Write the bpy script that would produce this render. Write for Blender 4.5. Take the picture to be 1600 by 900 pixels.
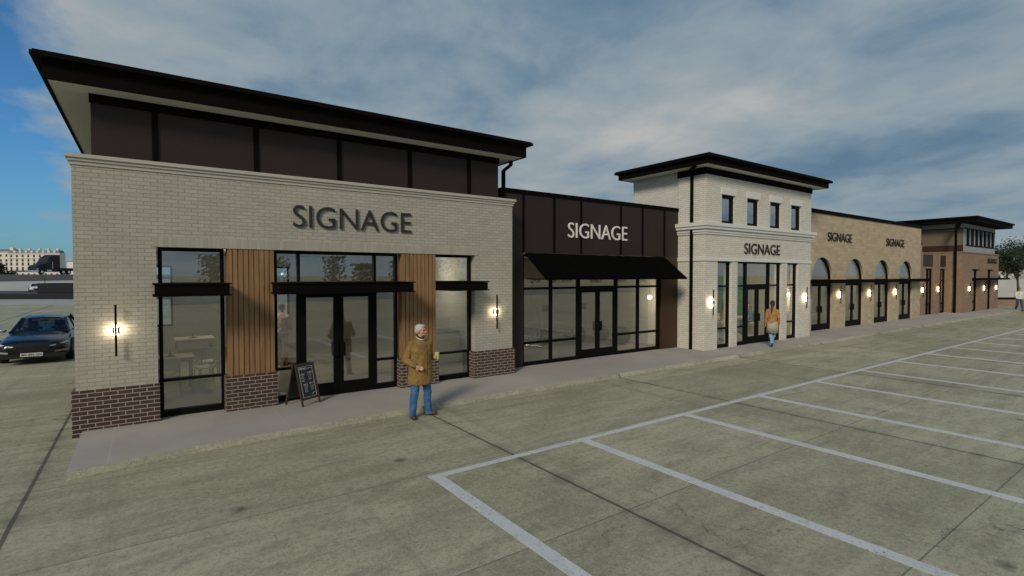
import bpy, bmesh, math, random
from mathutils import Vector, Matrix, Euler, noise as mnoise
R = math.radians
random.seed(7)
scn = bpy.context.scene
for o in list(bpy.data.objects): bpy.data.objects.remove(o)
COL = scn.collection

# ------------------------------------------------------------------ camera
cam = bpy.data.cameras.new('camera'); cam_o = bpy.data.objects.new('camera', cam); COL.objects.link(cam_o)
cam.sensor_width = 36.0; cam.lens = 18.127; cam.clip_start = 0.05; cam.clip_end = 6000
cam_o.location = (0, 0, 2.65); cam_o.rotation_euler = (R(90 - 1.392), 0, R(-35.433))
scn.camera = cam_o

# ------------------------------------------------------------------ world
SUN_EL, SUN_AZ = R(30), math.atan2(-0.80, -0.60)      # sun position: left of and behind the camera
world = bpy.data.worlds.new('World'); scn.world = world; world.use_nodes = True
SKY_STRENGTH = 0.1
CLOUD_SHIFT = (2.6, 3.6, 0)
def build_sky():
    nt = world.node_tree; nt.nodes.clear(); N = nt.nodes.new; L = nt.links.new
    def math_(op, a, b=None, c=None):
        n = N('ShaderNodeMath'); n.operation = op
        for i, v in enumerate((a, b, c)):
            if v is None: continue
            if isinstance(v, (int, float)): n.inputs[i].default_value = v
            else: L(v, n.inputs[i])
        return n.outputs[0]
    def ramp(v, stops):
        n = N('ShaderNodeValToRGB'); L(v, n.inputs[0]); cr = n.color_ramp
        while len(cr.elements) > 1: cr.elements.remove(cr.elements[-1])
        cr.elements[0].position = stops[0][0]; cr.elements[0].color = (*stops[0][1], 1)
        for p, c in stops[1:]:
            e = cr.elements.new(p); e.color = (*c, 1)
        return n.outputs[0]
    def mix(f, a, b):
        n = N('ShaderNodeMix'); n.data_type = 'RGBA'
        if isinstance(f, (int, float)): n.inputs[0].default_value = f
        else: L(f, n.inputs[0])
        for i, v in ((6, a), (7, b)):
            if isinstance(v, tuple): n.inputs[i].default_value = (*v, 1)
            else: L(v, n.inputs[i])
        return n.outputs[2]
    sky = N('ShaderNodeTexSky'); sky.sky_type = 'NISHITA'; sky.sun_disc = False
    sky.sun_elevation = SUN_EL; sky.sun_rotation = SUN_AZ
    sky.air_density = 1.0; sky.dust_density = 0.6; sky.ozone_density = 2.5
    tc = N('ShaderNodeTexCoord'); sep = N('ShaderNodeSeparateXYZ'); L(tc.outputs['Generated'], sep.inputs[0])
    x, y, z = sep.outputs
    zc = math_('MAXIMUM', z, 0.0)
    den = math_('ADD', zc, 0.16)
    u = math_('DIVIDE', x, den); v = math_('DIVIDE', y, den)
    al = math_('ADD', math_('MULTIPLY', u, 0.30), math_('MULTIPLY', v, 0.954)); ac = math_('SUBTRACT', math_('MULTIPLY', u, 0.954), math_('MULTIPLY', v, 0.30))
    cmb = N('ShaderNodeCombineXYZ'); L(al, cmb.inputs[0]); L(ac, cmb.inputs[1])
    mp = N('ShaderNodeMapping'); L(cmb.outputs[0], mp.inputs[0])
    mp.inputs['Scale'].default_value = (0.62, 1.25, 1); mp.inputs['Location'].default_value = CLOUD_SHIFT
    def noise(scale, detail, rough, dist, vec=None, loc=None):
        n = N('ShaderNodeTexNoise'); n.inputs['Scale'].default_value = scale; n.inputs['Detail'].default_value = detail
        n.inputs['Roughness'].default_value = rough; n.inputs['Distortion'].default_value = dist
        L(vec or mp.outputs[0], n.inputs['Vector']); return n.outputs['Fac']
    n1 = noise(0.36, 6, 0.46, 0.3); n2 = noise(0.85, 7, 0.48, 0.35); n3 = noise(2.3, 9, 0.58, 0.25, vec=cmb.outputs[0])
    # the blue opening lies to the left of the view: less cover towards direction (-0.30, 0.95)
    d = math_('ADD', math_('MULTIPLY', x, -0.5), math_('MULTIPLY', y, 0.866))
    hz = math_('SQRT', math_('ADD', math_('MULTIPLY', x, x), math_('ADD', math_('MULTIPLY', y, y), 1e-4)))
    da = math_('DIVIDE', d, hz)
    opening = math_('SMOOTH_MIN', math_('MULTIPLY', math_('MAXIMUM', math_('SUBTRACT', da, 0.865), 0.0), 8.0), 0.52, 0.08)
    cover = math_('ADD', math_('MULTIPLY', n1, 0.30), math_('ADD', math_('MULTIPLY', n2, 0.75), math_('MULTIPLY', n3, 0.75)))
    cover = math_('SUBTRACT', math_('SUBTRACT', cover, 0.40), opening)
    mask = ramp(cover, [(0.06, (0, 0, 0)), (0.28, (1, 1, 1))])
    tone = math_('ADD', math_('MULTIPLY', n2, 0.38), math_('MULTIPLY', n3, 0.38))
    tone = math_('ADD', tone, math_('MULTIPLY', n1, 0.24))
    az = math_('ARCTAN2', x, y)
    def lobe(a0, z0, wa, wz, k):
        da_ = math_('DIVIDE', math_('SUBTRACT', az, R(a0)), R(wa)); dz_ = math_('DIVIDE', math_('SUBTRACT', z, z0), wz)
        q = math_('MAXIMUM', math_('SUBTRACT', 1.0, math_('ADD', math_('MULTIPLY', da_, da_), math_('MULTIPLY', dz_, dz_))), 0.0)
        return math_('MULTIPLY', math_('MULTIPLY', q, q), k)
    for q in ((47, 0.285, 20, 0.085, 0.10), (76, 0.33, 16, 0.09, -0.05), (70, 0.17, 30, 0.10, -0.10), (38, 0.19, 16, 0.05, -0.05), (2, 0.40, 12, 0.14, 0.04), (76, 0.135, 14, 0.025, 0.06), (-8, 0.07, 14, 0.03, 0.05)): tone = math_('ADD', tone, lobe(*q))
    cloud = ramp(tone, [(0.35, (0.72, 1.24, 1.80)), (0.42, (1.02, 1.56, 2.08)), (0.48, (1.52, 1.98, 2.34)), (0.56, (2.05, 2.36, 2.56)), (0.66, (2.95, 2.98, 2.92))])
    # thicker, greyer cloud low to the right
    sk = N('ShaderNodeVectorMath'); sk.operation = 'MULTIPLY'; L(sky.outputs[0], sk.inputs[0]); sk.inputs[1].default_value = (0.23, 0.47, 0.64)
    col = mix(mask, sk.outputs[0], cloud)
    low = ramp(zc, [(0.0, (1, 1, 1)), (0.16, (0, 0, 0))])
    col = mix(math_('MULTIPLY', low, 0.55), col, (0.95, 1.65, 2.05))
    bg = N('ShaderNodeBackground'); L(col, bg.inputs[0]); bg.inputs[1].default_value = SKY_STRENGTH
    out = N('ShaderNodeOutputWorld'); L(bg.outputs[0], out.inputs[0])
build_sky()

sun = bpy.data.lights.new('sun', 'SUN'); sun.energy = 1.35; sun.angle = R(14); sun.color = (1.0, 0.87, 0.70)
sun_o = bpy.data.objects.new('sun', sun); COL.objects.link(sun_o)
sd = Vector((math.sin(SUN_AZ) * math.cos(SUN_EL), math.cos(SUN_AZ) * math.cos(SUN_EL), math.sin(SUN_EL)))
sun_o.rotation_euler = (-sd).to_track_quat('-Z', 'Y').to_euler(); sun_o.location = sd * 60

scn.render.engine = 'CYCLES'
scn.view_settings.view_transform = 'Standard'; scn.view_settings.look = 'None'
scn.view_settings.gamma = 1.0; scn.view_settings.use_curve_mapping = False
scn.view_settings.exposure = 0.66
scn.cycles.max_bounces = 10; scn.cycles.transparent_max_bounces = 24

# ------------------------------------------------------------------ materials
class NT:
    def __init__(s, name):
        m = bpy.data.materials.new(name); m.use_nodes = True; s.m = m; s.nt = m.node_tree; s.nt.nodes.clear()
    def n(s, t, **kw):
        x = s.nt.nodes.new(t)
        for k, v in kw.items(): setattr(x, k, v)
        return x
    def l(s, a, b): s.nt.links.new(a, b)
    def put(s, sock, v):
        if v is None: return
        if isinstance(v, (int, float)): sock.default_value = v
        elif isinstance(v, tuple): sock.default_value = (*v, 1) if len(v) == 3 and sock.type == 'RGBA' else v
        else: s.l(v, sock)
    def math(s, op, a, b=None, c=None):
        x = s.n('ShaderNodeMath', operation=op)
        for i, v in enumerate((a, b, c)): s.put(x.inputs[i], v)
        return x.outputs[0]
    def mix(s, f, a, b, blend='MIX'):
        x = s.n('ShaderNodeMix', data_type='RGBA', blend_type=blend)
        s.put(x.inputs[0], f); s.put(x.inputs[6], a); s.put(x.inputs[7], b); return x.outputs[2]
    def noise(s, vec, scale, detail=4, rough=0.55, dist=0.0):
        x = s.n('ShaderNodeTexNoise'); s.l(vec, x.inputs['Vector'])
        x.inputs['Scale'].default_value = scale; x.inputs['Detail'].default_value = detail
        x.inputs['Roughness'].default_value = rough; x.inputs['Distortion'].default_value = dist
        return x.outputs['Fac']
    def ramp(s, v, stops):
        x = s.n('ShaderNodeValToRGB'); s.l(v, x.inputs[0]); cr = x.color_ramp
        while len(cr.elements) > 1: cr.elements.remove(cr.elements[-1])
        def c4(c): return (c, c, c, 1) if isinstance(c, (int, float)) else (*c, 1)
        cr.elements[0].position = stops[0][0]; cr.elements[0].color = c4(stops[0][1])
        for p, c in stops[1:]: cr.elements.new(p).color = c4(c)
        return x.outputs[0]
    def pos(s): return s.n('ShaderNodeNewGeometry').outputs['Position']
    def obj(s): return s.n('ShaderNodeTexCoord').outputs['Object']
    def wallmap(s):
        g = s.n('ShaderNodeNewGeometry'); sp = s.n('ShaderNodeSeparateXYZ'); s.l(g.outputs['Position'], sp.inputs[0])
        sn = s.n('ShaderNodeSeparateXYZ'); s.l(g.outputs['True Normal'], sn.inputs[0])
        side = s.math('GREATER_THAN', s.math('ABSOLUTE', sn.outputs[0]), 0.6)
        flat = s.math('GREATER_THAN', s.math('ABSOLUTE', sn.outputs[2]), 0.6)
        u = s.n('ShaderNodeMix', data_type='FLOAT'); s.l(side, u.inputs[0]); s.l(sp.outputs[0], u.inputs[2]); s.l(sp.outputs[1], u.inputs[3])
        w = s.n('ShaderNodeMix', data_type='FLOAT'); s.l(flat, w.inputs[0]); s.l(sp.outputs[2], w.inputs[2]); s.l(sp.outputs[1], w.inputs[3])
        c = s.n('ShaderNodeCombineXYZ'); s.l(u.outputs[0], c.inputs[0]); s.l(w.outputs[0], c.inputs[1])
        return c.outputs[0]
    def out(s, base, rough=0.6, metal=0.0, bump=None, bs=0.3, bd=0.01, spec=0.5, **kw):
        p = s.n('ShaderNodeBsdfPrincipled'); s.put(p.inputs['Base Color'], base); s.put(p.inputs['Roughness'], rough)
        s.put(p.inputs['Metallic'], metal); p.inputs['Specular IOR Level'].default_value = spec
        for k, v in kw.items(): s.put(p.inputs[k.replace('_', ' ')], v)
        if bump is not None:
            b = s.n('ShaderNodeBump'); s.l(bump, b.inputs['Height']); b.inputs['Strength'].default_value = bs; b.inputs['Distance'].default_value = bd
            s.l(b.outputs[0], p.inputs['Normal'])
        o = s.n('ShaderNodeOutputMaterial'); s.l(p.outputs[0], o.inputs[0]); return s.m

def plain(name, c, rough=0.6, metal=0.0, var=0.15, scale=3.0, bs=0.0, bscale=60, spec=0.5, **kw):
    t = NT(name); v = t.obj(); a = t.noise(v, scale, 5)
    col = t.mix(a, tuple(x * (1 - var) for x in c), tuple(min(1, x * (1 + var)) for x in c))
    rg = t.math('ADD', t.math('MULTIPLY', t.noise(v, scale * 3, 3), 0.16), rough - 0.08)
    return t.out(col, rg, metal, t.noise(v, bscale, 3) if bs else None, bs, 0.004, spec, **kw)

def brick(name, c1, c2, mortar, bw=0.2, rh=0.0677, ms=0.005, rough=0.85, bias=0.0, soldier=False, bumpd=0.006, dirt=0.18, off=0.5):
    t = NT(name); v = t.wallmap()
    if soldier:
        sp = t.n('ShaderNodeSeparateXYZ'); t.l(v, sp.inputs[0]); c = t.n('ShaderNodeCombineXYZ')
        t.l(t.math('SUBTRACT', sp.outputs[1], 3.145), c.inputs[0]); t.l(sp.outputs[0], c.inputs[1]); v = c.outputs[0]
    b = t.n('ShaderNodeTexBrick'); t.l(v, b.inputs['Vector'])
    b.offset = 0.0 if soldier else off
    b.inputs['Scale'].default_value = 1.0; b.inputs['Brick Width'].default_value = bw; b.inputs['Row Height'].default_value = rh
    b.inputs['Mortar Size'].default_value = ms; b.inputs['Mortar Smooth'].default_value = 0.25; b.inputs['Bias'].default_value = bias
    b.inputs['Color1'].default_value = (*c1, 1); b.inputs['Color2'].default_value = (*c2, 1); b.inputs['Mortar'].default_value = (*mortar, 1)
    p = t.pos(); big = t.noise(p, 0.9, 5, 0.6); fine = t.noise(p, 45, 4, 0.65)
    col = t.mix(t.math('MULTIPLY', t.ramp(big, [(0.35, 1.0), (0.65, 0.0)]), dirt), b.outputs['Color'], tuple(x * 0.62 for x in c1))
    col = t.mix(t.math('MULTIPLY', t.ramp(fine, [(0.4, 0.0), (0.7, 1.0)]), 0.28), col, tuple(x * 0.7 for x in c2))
    h = t.math('ADD', t.math('MULTIPLY', t.math('SUBTRACT', 1.0, b.outputs['Fac']), 1.0), t.math('MULTIPLY', fine, 0.4))
    return t.out(col, rough, 0, h, 0.55, bumpd, 0.3)

M = {}
M['brick_light'] = brick('painted_brick', (0.385, 0.372, 0.316), (0.445, 0.43, 0.37), (0.265, 0.255, 0.21), ms=0.0055)
M['brick_soldier'] = brick('soldier_course', (0.43, 0.41, 0.345), (0.36, 0.34, 0.28), (0.36, 0.345, 0.29), bw=0.19, rh=0.0677, soldier=True, ms=0.004)
M['brick_dark'] = brick('dark_brick', (0.056, 0.030, 0.022), (0.078, 0.044, 0.032), (0.36, 0.325, 0.295), bw=0.2, rh=0.0715, ms=0.0075, dirt=0.08)
M['brick_white'] = brick('white_brick', (0.64, 0.615, 0.55), (0.74, 0.715, 0.645), (0.42, 0.40, 0.36), ms=0.007, dirt=0.14)
M['stone'] = brick('sandstone_block', (0.53, 0.44, 0.31), (0.41, 0.335, 0.23), (0.37, 0.30, 0.21), bw=0.40, rh=0.16, ms=0.004, bias=-0.1, dirt=0.1, off=0.37)
M['brick_brown'] = brick('brown_brick', (0.24, 0.155, 0.105), (0.31, 0.205, 0.14), (0.33, 0.25, 0.19), ms=0.006)
M['black'] = plain('black_frame', (0.0030, 0.0030, 0.0030), 0.6, 0.0, 0.3, spec=0.12)
M['roof_black'] = plain('dark_roof_metal', (0.0045, 0.0038, 0.003), 0.75, 0.0, 0.3, 1.2, spec=0.06)
M['awning'] = plain('black_canvas', (0.0025, 0.0025, 0.0025), 0.95, 0, 0.3, spec=0.03)
M['soffit'] = plain('soffit_panel', (0.60, 0.60, 0.54), 0.8, 0, 0.05)
M['trim_white'] = plain('cast_stone_trim', (0.66, 0.66, 0.63), 0.75, 0, 0.07, 1.5, bs=0.15)
M['trim_beige'] = plain('painted_trim', (0.44, 0.42, 0.36), 0.8, 0, 0.06, 1.5, bs=0.15)
def bronze(name, c):
    t = NT(name); p = t.pos(); a = t.noise(p, 0.8, 5); f = t.noise(p, 130, 2, 0.5)
    col = t.mix(a, tuple(x * 0.8 for x in c), tuple(x * 1.2 for x in c))
    col = t.mix(t.math('MULTIPLY', t.ramp(f, [(0.62, 0.0), (0.75, 1.0)]), 0.5), col, tuple(x * 2.6 for x in c))  # scattered paler specks put the panels' sheen into the base colour
    return t.out(col, 0.42, 0.1, f, 0.12, 0.002, 0.28)
M['bronze'] = bronze('bronze_panel', (0.031, 0.0205, 0.0175))
M['bronze_brown'] = bronze('brown_panel', (0.055, 0.029, 0.016))
def wood():
    t = NT('cedar_cladding'); v = t.pos(); mp = t.n('ShaderNodeMapping'); t.l(v, mp.inputs[0]); mp.inputs['Scale'].default_value = (14, 14, 0.9)
    a = t.noise(mp.outputs[0], 1.6, 7, 0.6, 0.6); c = t.noise(v, 0.9, 3)
    col = t.ramp(a, [(0.3, (0.18, 0.100, 0.044)), (0.55, (0.285, 0.165, 0.076)), (0.75, (0.36, 0.215, 0.104))])
    col = t.mix(t.math('MULTIPLY', c, 0.3), col, (0.20, 0.11, 0.06))
    return t.out(col, 0.6, 0, a, 0.25, 0.003, 0.35)
M['wood'] = wood()
def glass(name, tint, refl, rough=0.0, streak=True):
    t = NT(name)
    fr = t.n('ShaderNodeFresnel'); fr.inputs[0].default_value = 1.5
    fac = t.math('ADD', t.math('MULTIPLY', fr.outputs[0], 1.0), refl)
    fac = t.math('MULTIPLY', fac, t.math('SUBTRACT', 1.0, t.n('ShaderNodeNewGeometry').outputs['Backfacing']))   # one reflection per pane: the outer face
    if streak:
        s = t.noise(t.pos(), 0.7, 4, 0.6); fac = t.math('MULTIPLY', fac, t.math('ADD', 0.88, t.math('MULTIPLY', s, 0.24)))
    tr = t.n('ShaderNodeBsdfTransparent'); tr.inputs[0].default_value = (*tint, 1)
    gl = t.n('ShaderNodeBsdfGlossy'); gl.inputs['Roughness'].default_value = rough; gl.inputs['Color'].default_value = (0.95, 0.97, 0.97, 1)
    b = t.n('ShaderNodeBump'); t.l(t.noise(t.pos(), 0.55, 2), b.inputs['Height']); b.inputs['Strength'].default_value = 0.04; b.inputs['Distance'].default_value = 0.02
    t.l(b.outputs[0], gl.inputs['Normal'])
    mx = t.n('ShaderNodeMixShader'); t.l(fac, mx.inputs[0]); t.l(tr.outputs[0], mx.inputs[1]); t.l(gl.outputs[0], mx.inputs[2])
    o = t.n('ShaderNodeOutputMaterial'); t.l(mx.outputs[0], o.inputs[0]); return t.m
M['glass'] = glass('shop_glass', (0.90, 0.925, 0.92), 0.25)
M['glass_sky'] = glass('upper_glass', (0.35, 0.38, 0.40), 0.50)
M['glass_car'] = glass('car_glass', (0.6, 0.63, 0.63), 0.0, streak=False)

def concrete():
    t = NT('lot_concrete'); p = t.pos(); sp = t.n('ShaderNodeSeparateXYZ'); t.l(p, sp.inputs[0]); x, y = sp.outputs[0], sp.outputs[1]
    wob = t.math('MULTIPLY', t.math('SUBTRACT', t.noise(p, 3.0, 3), 0.5), 0.012)
    def joint(c, off, step, w):
        q = t.math('DIVIDE', t.math('ADD', t.math('SUBTRACT', c, off), wob), step)
        fr = t.math('FRACT', t.math('ADD', q, 0.5)); dd = t.math('MULTIPLY', t.math('ABSOLUTE', t.math('SUBTRACT', fr, 0.5)), step)
        return t.math('LESS_THAN', dd, w), dd, t.math('FLOOR', q)
    jx, dx, ix = joint(x, -1.2, 5.6, 0.022); jy, dy, iy = joint(y, 8.5, 2.28, 0.0075)
    cell = t.n('ShaderNodeTexWhiteNoise', noise_dimensions='2D'); c2 = t.n('ShaderNodeCombineXYZ'); t.l(ix, c2.inputs[0]); t.l(iy, c2.inputs[1]); t.l(c2.outputs[0], cell.inputs['Vector'])
    mpn = t.n('ShaderNodeMapping'); t.l(p, mpn.inputs[0]); mpn.inputs['Scale'].default_value = (0.6, 2.2, 1); mpn.inputs['Rotation'].default_value = (0, 0, R(8))
    big = t.noise(p, 0.30, 6, 0.62, 0.4); mid = t.noise(mpn.outputs[0], 1.3, 7, 0.65, 0.5); fine = t.noise(p, 38, 5, 0.7); grit = t.noise(p, 120, 2, 0.6)
    col = t.ramp(big, [(0.30, (0.32, 0.315, 0.212)), (0.5, (0.44, 0.43, 0.305)), (0.72, (0.52, 0.505, 0.375))])
    col = t.mix(t.ramp(mid, [(0.36, 0.5), (0.58, 0.0)]), col, (0.175, 0.170, 0.120))
    col = t.mix(t.math('MULTIPLY', t.math('SUBTRACT', cell.outputs['Value'], 0.0), 0.42), col, (0.21, 0.205, 0.145))
    spk = t.math('MULTIPLY', t.ramp(fine, [(0.50, 0.0), (0.66, 1.0)]), t.ramp(big, [(0.35, 0.85), (0.65, 0.30)]))
    col = t.mix(spk, col, (0.105, 0.104, 0.078)); g2 = t.noise(p, 13, 5, 0.7)
    col = t.mix(t.ramp(g2, [(0.50, 0.0), (0.68, 0.55)]), col, (0.15, 0.15, 0.115)); col = t.mix(t.ramp(g2, [(0.32, 0.4), (0.46, 0.0)]), col, (0.46, 0.45, 0.36))
    col = t.mix(t.ramp(grit, [(0.58, 0.0), (0.70, 0.7)]), col, (0.50, 0.49, 0.40))
    st = t.noise(p, 0.75, 5, 0.6, 1.2); col = t.mix(t.ramp(st, [(0.64, 0.0), (0.74, 0.35)]), col, (0.13, 0.128, 0.10))
    vo = t.n('ShaderNodeTexVoronoi'); t.l(p, vo.inputs['Vector']); vo.inputs['Scale'].default_value = 0.9; vo.inputs['Randomness'].default_value = 1.0
    dr = t.math('ADD', vo.outputs['Distance'], t.math('MULTIPLY', t.math('SUBTRACT', t.noise(p, 9, 4), 0.5), 0.16))
    pick = t.n('ShaderNodeSeparateColor'); t.l(vo.outputs['Color'], pick.inputs[0])
    col = t.mix(t.math('MULTIPLY', t.ramp(dr, [(0.03, 0.75), (0.11, 0.0)]), t.math('GREATER_THAN', pick.outputs[0], 0.62)), col, (0.07, 0.07, 0.058))
    ty = t.n('ShaderNodeMapping'); t.l(p, ty.inputs[0]); ty.inputs['Scale'].default_value = (2.6, 0.10, 1); ty.inputs['Rotation'].default_value = (0, 0, R(2))
    col = t.mix(t.ramp(t.noise(ty.outputs[0], 1.0, 4, 0.55), [(0.56, 0.0), (0.72, 0.34)]), col, (0.145, 0.143, 0.11))
    ck = t.n('ShaderNodeTexVoronoi', feature='DISTANCE_TO_EDGE'); wv = t.n('ShaderNodeVectorMath', operation='ADD'); nv = t.n('ShaderNodeTexNoise'); t.l(p, nv.inputs['Vector']); nv.inputs['Scale'].default_value = 1.8; nv.inputs['Detail'].default_value = 6
    t.l(p, wv.inputs[0]); t.l(nv.outputs['Color'], wv.inputs[1]); t.l(wv.outputs[0], ck.inputs['Vector']); ck.inputs['Scale'].default_value = 0.16
    crack = t.math('MULTIPLY', t.math('LESS_THAN', ck.outputs['Distance'], 0.0011), t.ramp(t.noise(p, 0.22, 3), [(0.5, 0.0), (0.56, 0.6)]))
    col = t.mix(crack, col, (0.06, 0.06, 0.05))
    edge = t.math('MULTIPLY', t.ramp(dx, [(0.02, 1.0), (0.16, 0.0)]), t.ramp(mid, [(0.4, 0.6), (0.6, 0.0)]))
    col = t.mix(edge, col, (0.15, 0.148, 0.11))
    near = t.math('LESS_THAN', t.math('ABSOLUTE', t.math('SUBTRACT', x, 40)), 95.0)
    col = t.mix(t.math('MULTIPLY', jx, 0.75), col, (0.045, 0.046, 0.036)); col = t.mix(t.math('MULTIPLY', jy, 0.6), col, (0.065, 0.065, 0.05))
    h = t.math('SUBTRACT', t.math('ADD', t.math('MULTIPLY', fine, 0.5), t.math('MULTIPLY', grit, 0.35)), t.math('MAXIMUM', jx, jy))
    return t.out(col, 0.82, 0, h, 0.5, 0.006, 0.35)
M['concrete'] = concrete()
def slab(name, c, s=1.0):
    t = NT(name); p = t.pos(); big = t.noise(p, 0.5 * s, 6, 0.6); fine = t.noise(p, 60 * s, 4, 0.65)
    col = t.mix(t.ramp(big, [(0.3, 0.0), (0.7, 1.0)]), tuple(x * 0.86 for x in c), tuple(x * 1.08 for x in c))
    col = t.mix(t.ramp(fine, [(0.5, 0.0), (0.7, 0.25)]), col, tuple(x * 0.7 for x in c))
    return t.out(col, 0.85, 0, fine, 0.2, 0.003, 0.3)
def walk():
    t = NT('sidewalk_concrete'); p = t.pos(); sp = t.n('ShaderNodeSeparateXYZ'); t.l(p, sp.inputs[0])
    big = t.noise(p, 0.45, 6, 0.6); fine = t.noise(p, 70, 4, 0.65)
    q = t.math('DIVIDE', t.math('SUBTRACT', sp.outputs[0], 1.95), 2.4); fr = t.math('ABSOLUTE', t.math('SUBTRACT', t.math('FRACT', t.math('ADD', q, 0.5)), 0.5))
    j = t.math('LESS_THAN', t.math('MULTIPLY', fr, 2.4), 0.006)
    col = t.mix(t.ramp(big, [(0.3, 0.0), (0.7, 1.0)]), (0.315, 0.298, 0.275), (0.40, 0.382, 0.355))
    col = t.mix(t.ramp(fine, [(0.5, 0.0), (0.7, 0.3)]), col, (0.23, 0.215, 0.20))
    col = t.mix(t.math('MULTIPLY', j, 0.6), col, (0.44, 0.42, 0.36))
    return t.out(col, 0.85, 0, fine, 0.2, 0.003, 0.3)
M['walk'] = walk()
M['kerb'] = slab('kerb_concrete', (0.215, 0.208, 0.155))
def paint():
    t = NT('stall_line_paint'); p = t.pos(); chip = t.noise(p, 26, 4, 0.6); big = t.noise(p, 1.7, 4)
    col = t.mix(big, (0.47, 0.49, 0.52), (0.66, 0.68, 0.70)); col = t.mix(t.ramp(t.noise(p, 7, 6, 0.7), [(0.50, 0.0), (0.70, 0.45)]), col, (0.34, 0.34, 0.33))
    msk = t.math('MULTIPLY', t.ramp(chip, [(0.61, 0.0), (0.65, 1.0)]), t.ramp(t.noise(p, 0.9, 3), [(0.36, 0.25), (0.55, 1.0)]))
    col = t.mix(msk, col, (0.15, 0.15, 0.13)); col = t.mix(t.ramp(t.noise(p, 60, 3), [(0.5, 0.0), (0.75, 0.35)]), col, (0.30, 0.31, 0.32))
    return t.out(col, 0.7, 0, chip, 0.15, 0.003)
M['paint'] = paint()
M['pale'] = slab('pale_pavement', (0.36, 0.37, 0.36), 0.3)
M['render_grey'] = slab('grey_render', (0.46, 0.465, 0.47), 0.4)
M['asphalt'] = slab('old_asphalt', (0.065, 0.066, 0.07), 0.3)
M['interior_wall'] = plain('interior_plaster', (0.62, 0.58, 0.50), 0.9, 0, 0.04)
M['interior_grey'] = plain('interior_grey_plaster', (0.45, 0.45, 0.42), 0.9, 0, 0.04)
M['interior_beige'] = plain('interior_beige_plaster', (0.50, 0.44, 0.34), 0.9, 0, 0.05)
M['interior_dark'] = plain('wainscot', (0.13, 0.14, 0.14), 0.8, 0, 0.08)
M['interior_floor'] = slab('interior_floor', (0.33, 0.31, 0.28), 0.6)
M['ceiling'] = plain('ceiling_board', (0.33, 0.33, 0.31), 0.9, 0, 0.04)
M['green'] = plain('green_accent', (0.02, 0.30, 0.04), 0.6, 0, 0.1)
M['white_plastic'] = plain('white_seat', (0.62, 0.60, 0.55), 0.5, 0, 0.05)
M['table_wood'] = plain('table_top', (0.55, 0.47, 0.36), 0.5, 0, 0.1, 8)
M['steel'] = plain('brushed_steel', (0.35, 0.35, 0.36), 0.35, 0.8, 0.1)
M['sign_black'] = plain('sign_black', (0.020, 0.018, 0.017), 0.55, 0, 0.1)
M['sign_white'] = plain('sign_white', (0.78, 0.77, 0.73), 0.55, 0, 0.03)
M['rubber'] = plain('rubber', (0.012, 0.012, 0.012), 0.85, 0, 0.2)
M['board'] = plain('chalkboard', (0.018, 0.024, 0.027), 0.75, 0, 0.4, 9)
M['chalk'] = plain('chalk', (0.55, 0.57, 0.58), 0.9, 0, 0.35, 60)
M['board_wood'] = plain('stained_wood', (0.060, 0.032, 0.018), 0.6, 0, 0.35, 14)
M['cream'] = plain('cream_panel', (0.15, 0.12, 0.078), 0.8, 0, 0.05)
M['grey_panel'] = plain('grey_panel', (0.30, 0.33, 0.36), 0.6, 0, 0.06)
M['limestone'] = plain('pale_limestone', (0.66, 0.62, 0.55), 0.85, 0, 0.12, 0.15)
M['zinc'] = plain('zinc_roof', (0.15, 0.165, 0.19), 0.6, 0.1, 0.1, 0.4)
M['dark_window'] = plain('dark_window', (0.035, 0.04, 0.05), 0.15, 0, 0.3, 0.3)
M['car_paint'] = plain('car_paint', (0.001, 0.0022, 0.005), 0.25, 0.0, 0.05, spec=0.35, Coat_Weight=0.45, Coat_Roughness=0.03)
M['car_black'] = plain('car_black', (0.006, 0.006, 0.006), 0.45, 0, 0.2)
M['car_white'] = plain('car_white', (0.7, 0.7, 0.7), 0.3, 0, 0.03, Coat_Weight=0.8)
M['chrome'] = plain('chrome', (0.75, 0.75, 0.76), 0.15, 1.0, 0.02)
M['plate'] = plain('number_plate', (0.62, 0.63, 0.64), 0.5, 0, 0.03)
M['truck_black'] = plain('truck_black', (0.012, 0.012, 0.014), 0.3, 0, 0.1)
M['seat_grey'] = plain('seat_fabric', (0.055, 0.05, 0.048), 0.9, 0, 0.2)
def emit(name, c, s):
    t = NT(name); e = t.n('ShaderNodeEmission'); e.inputs[0].default_value = (*c, 1); e.inputs[1].default_value = s
    o = t.n('ShaderNodeOutputMaterial'); t.l(e.outputs[0], o.inputs[0]); return t.m
M['lamp_glow'] = emit('lamp_glow', (1.0, 0.78, 0.50), 9.0)
M['headlight'] = plain('headlight_lens', (0.75, 0.77, 0.80), 0.12, 0.3, 0.1, Coat_Weight=1.0)
def cloth(name, c, var=0.22, scale=9, weave=220):
    t = NT(name); v = t.obj(); a = t.noise(v, scale, 6, 0.6, 0.5); w = t.noise(v, weave, 2)
    mp = t.n('ShaderNodeMapping'); t.l(v, mp.inputs[0]); mp.inputs['Scale'].default_value = (1.2, 1.2, 0.55); mp.inputs['Rotation'].default_value = (0.2, 0.3, 0)
    fold = t.noise(mp.outputs[0], 9, 3, 0.5, 0.8)
    col = t.mix(t.ramp(a, [(0.3, 0.0), (0.7, 1.0)]), tuple(x * (1 - var) for x in c), tuple(min(1, x * (1 + var)) for x in c))
    h = t.math('ADD', t.math('MULTIPLY', fold, 1.0), t.math('MULTIPLY', w, 0.03))
    return t.out(col, 0.92, 0, h, 0.6, 0.05, 0.2)
M['coat_tan'] = cloth('tan_coat_cloth', (0.245, 0.155, 0.052))
M['denim'] = cloth('blue_denim', (0.055, 0.135, 0.29), 0.4, 6)
M['khaki'] = cloth('khaki_cloth', (0.36, 0.28, 0.17))
M['pink'] = cloth('pink_shirt_cloth', (0.42, 0.25, 0.28))
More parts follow.
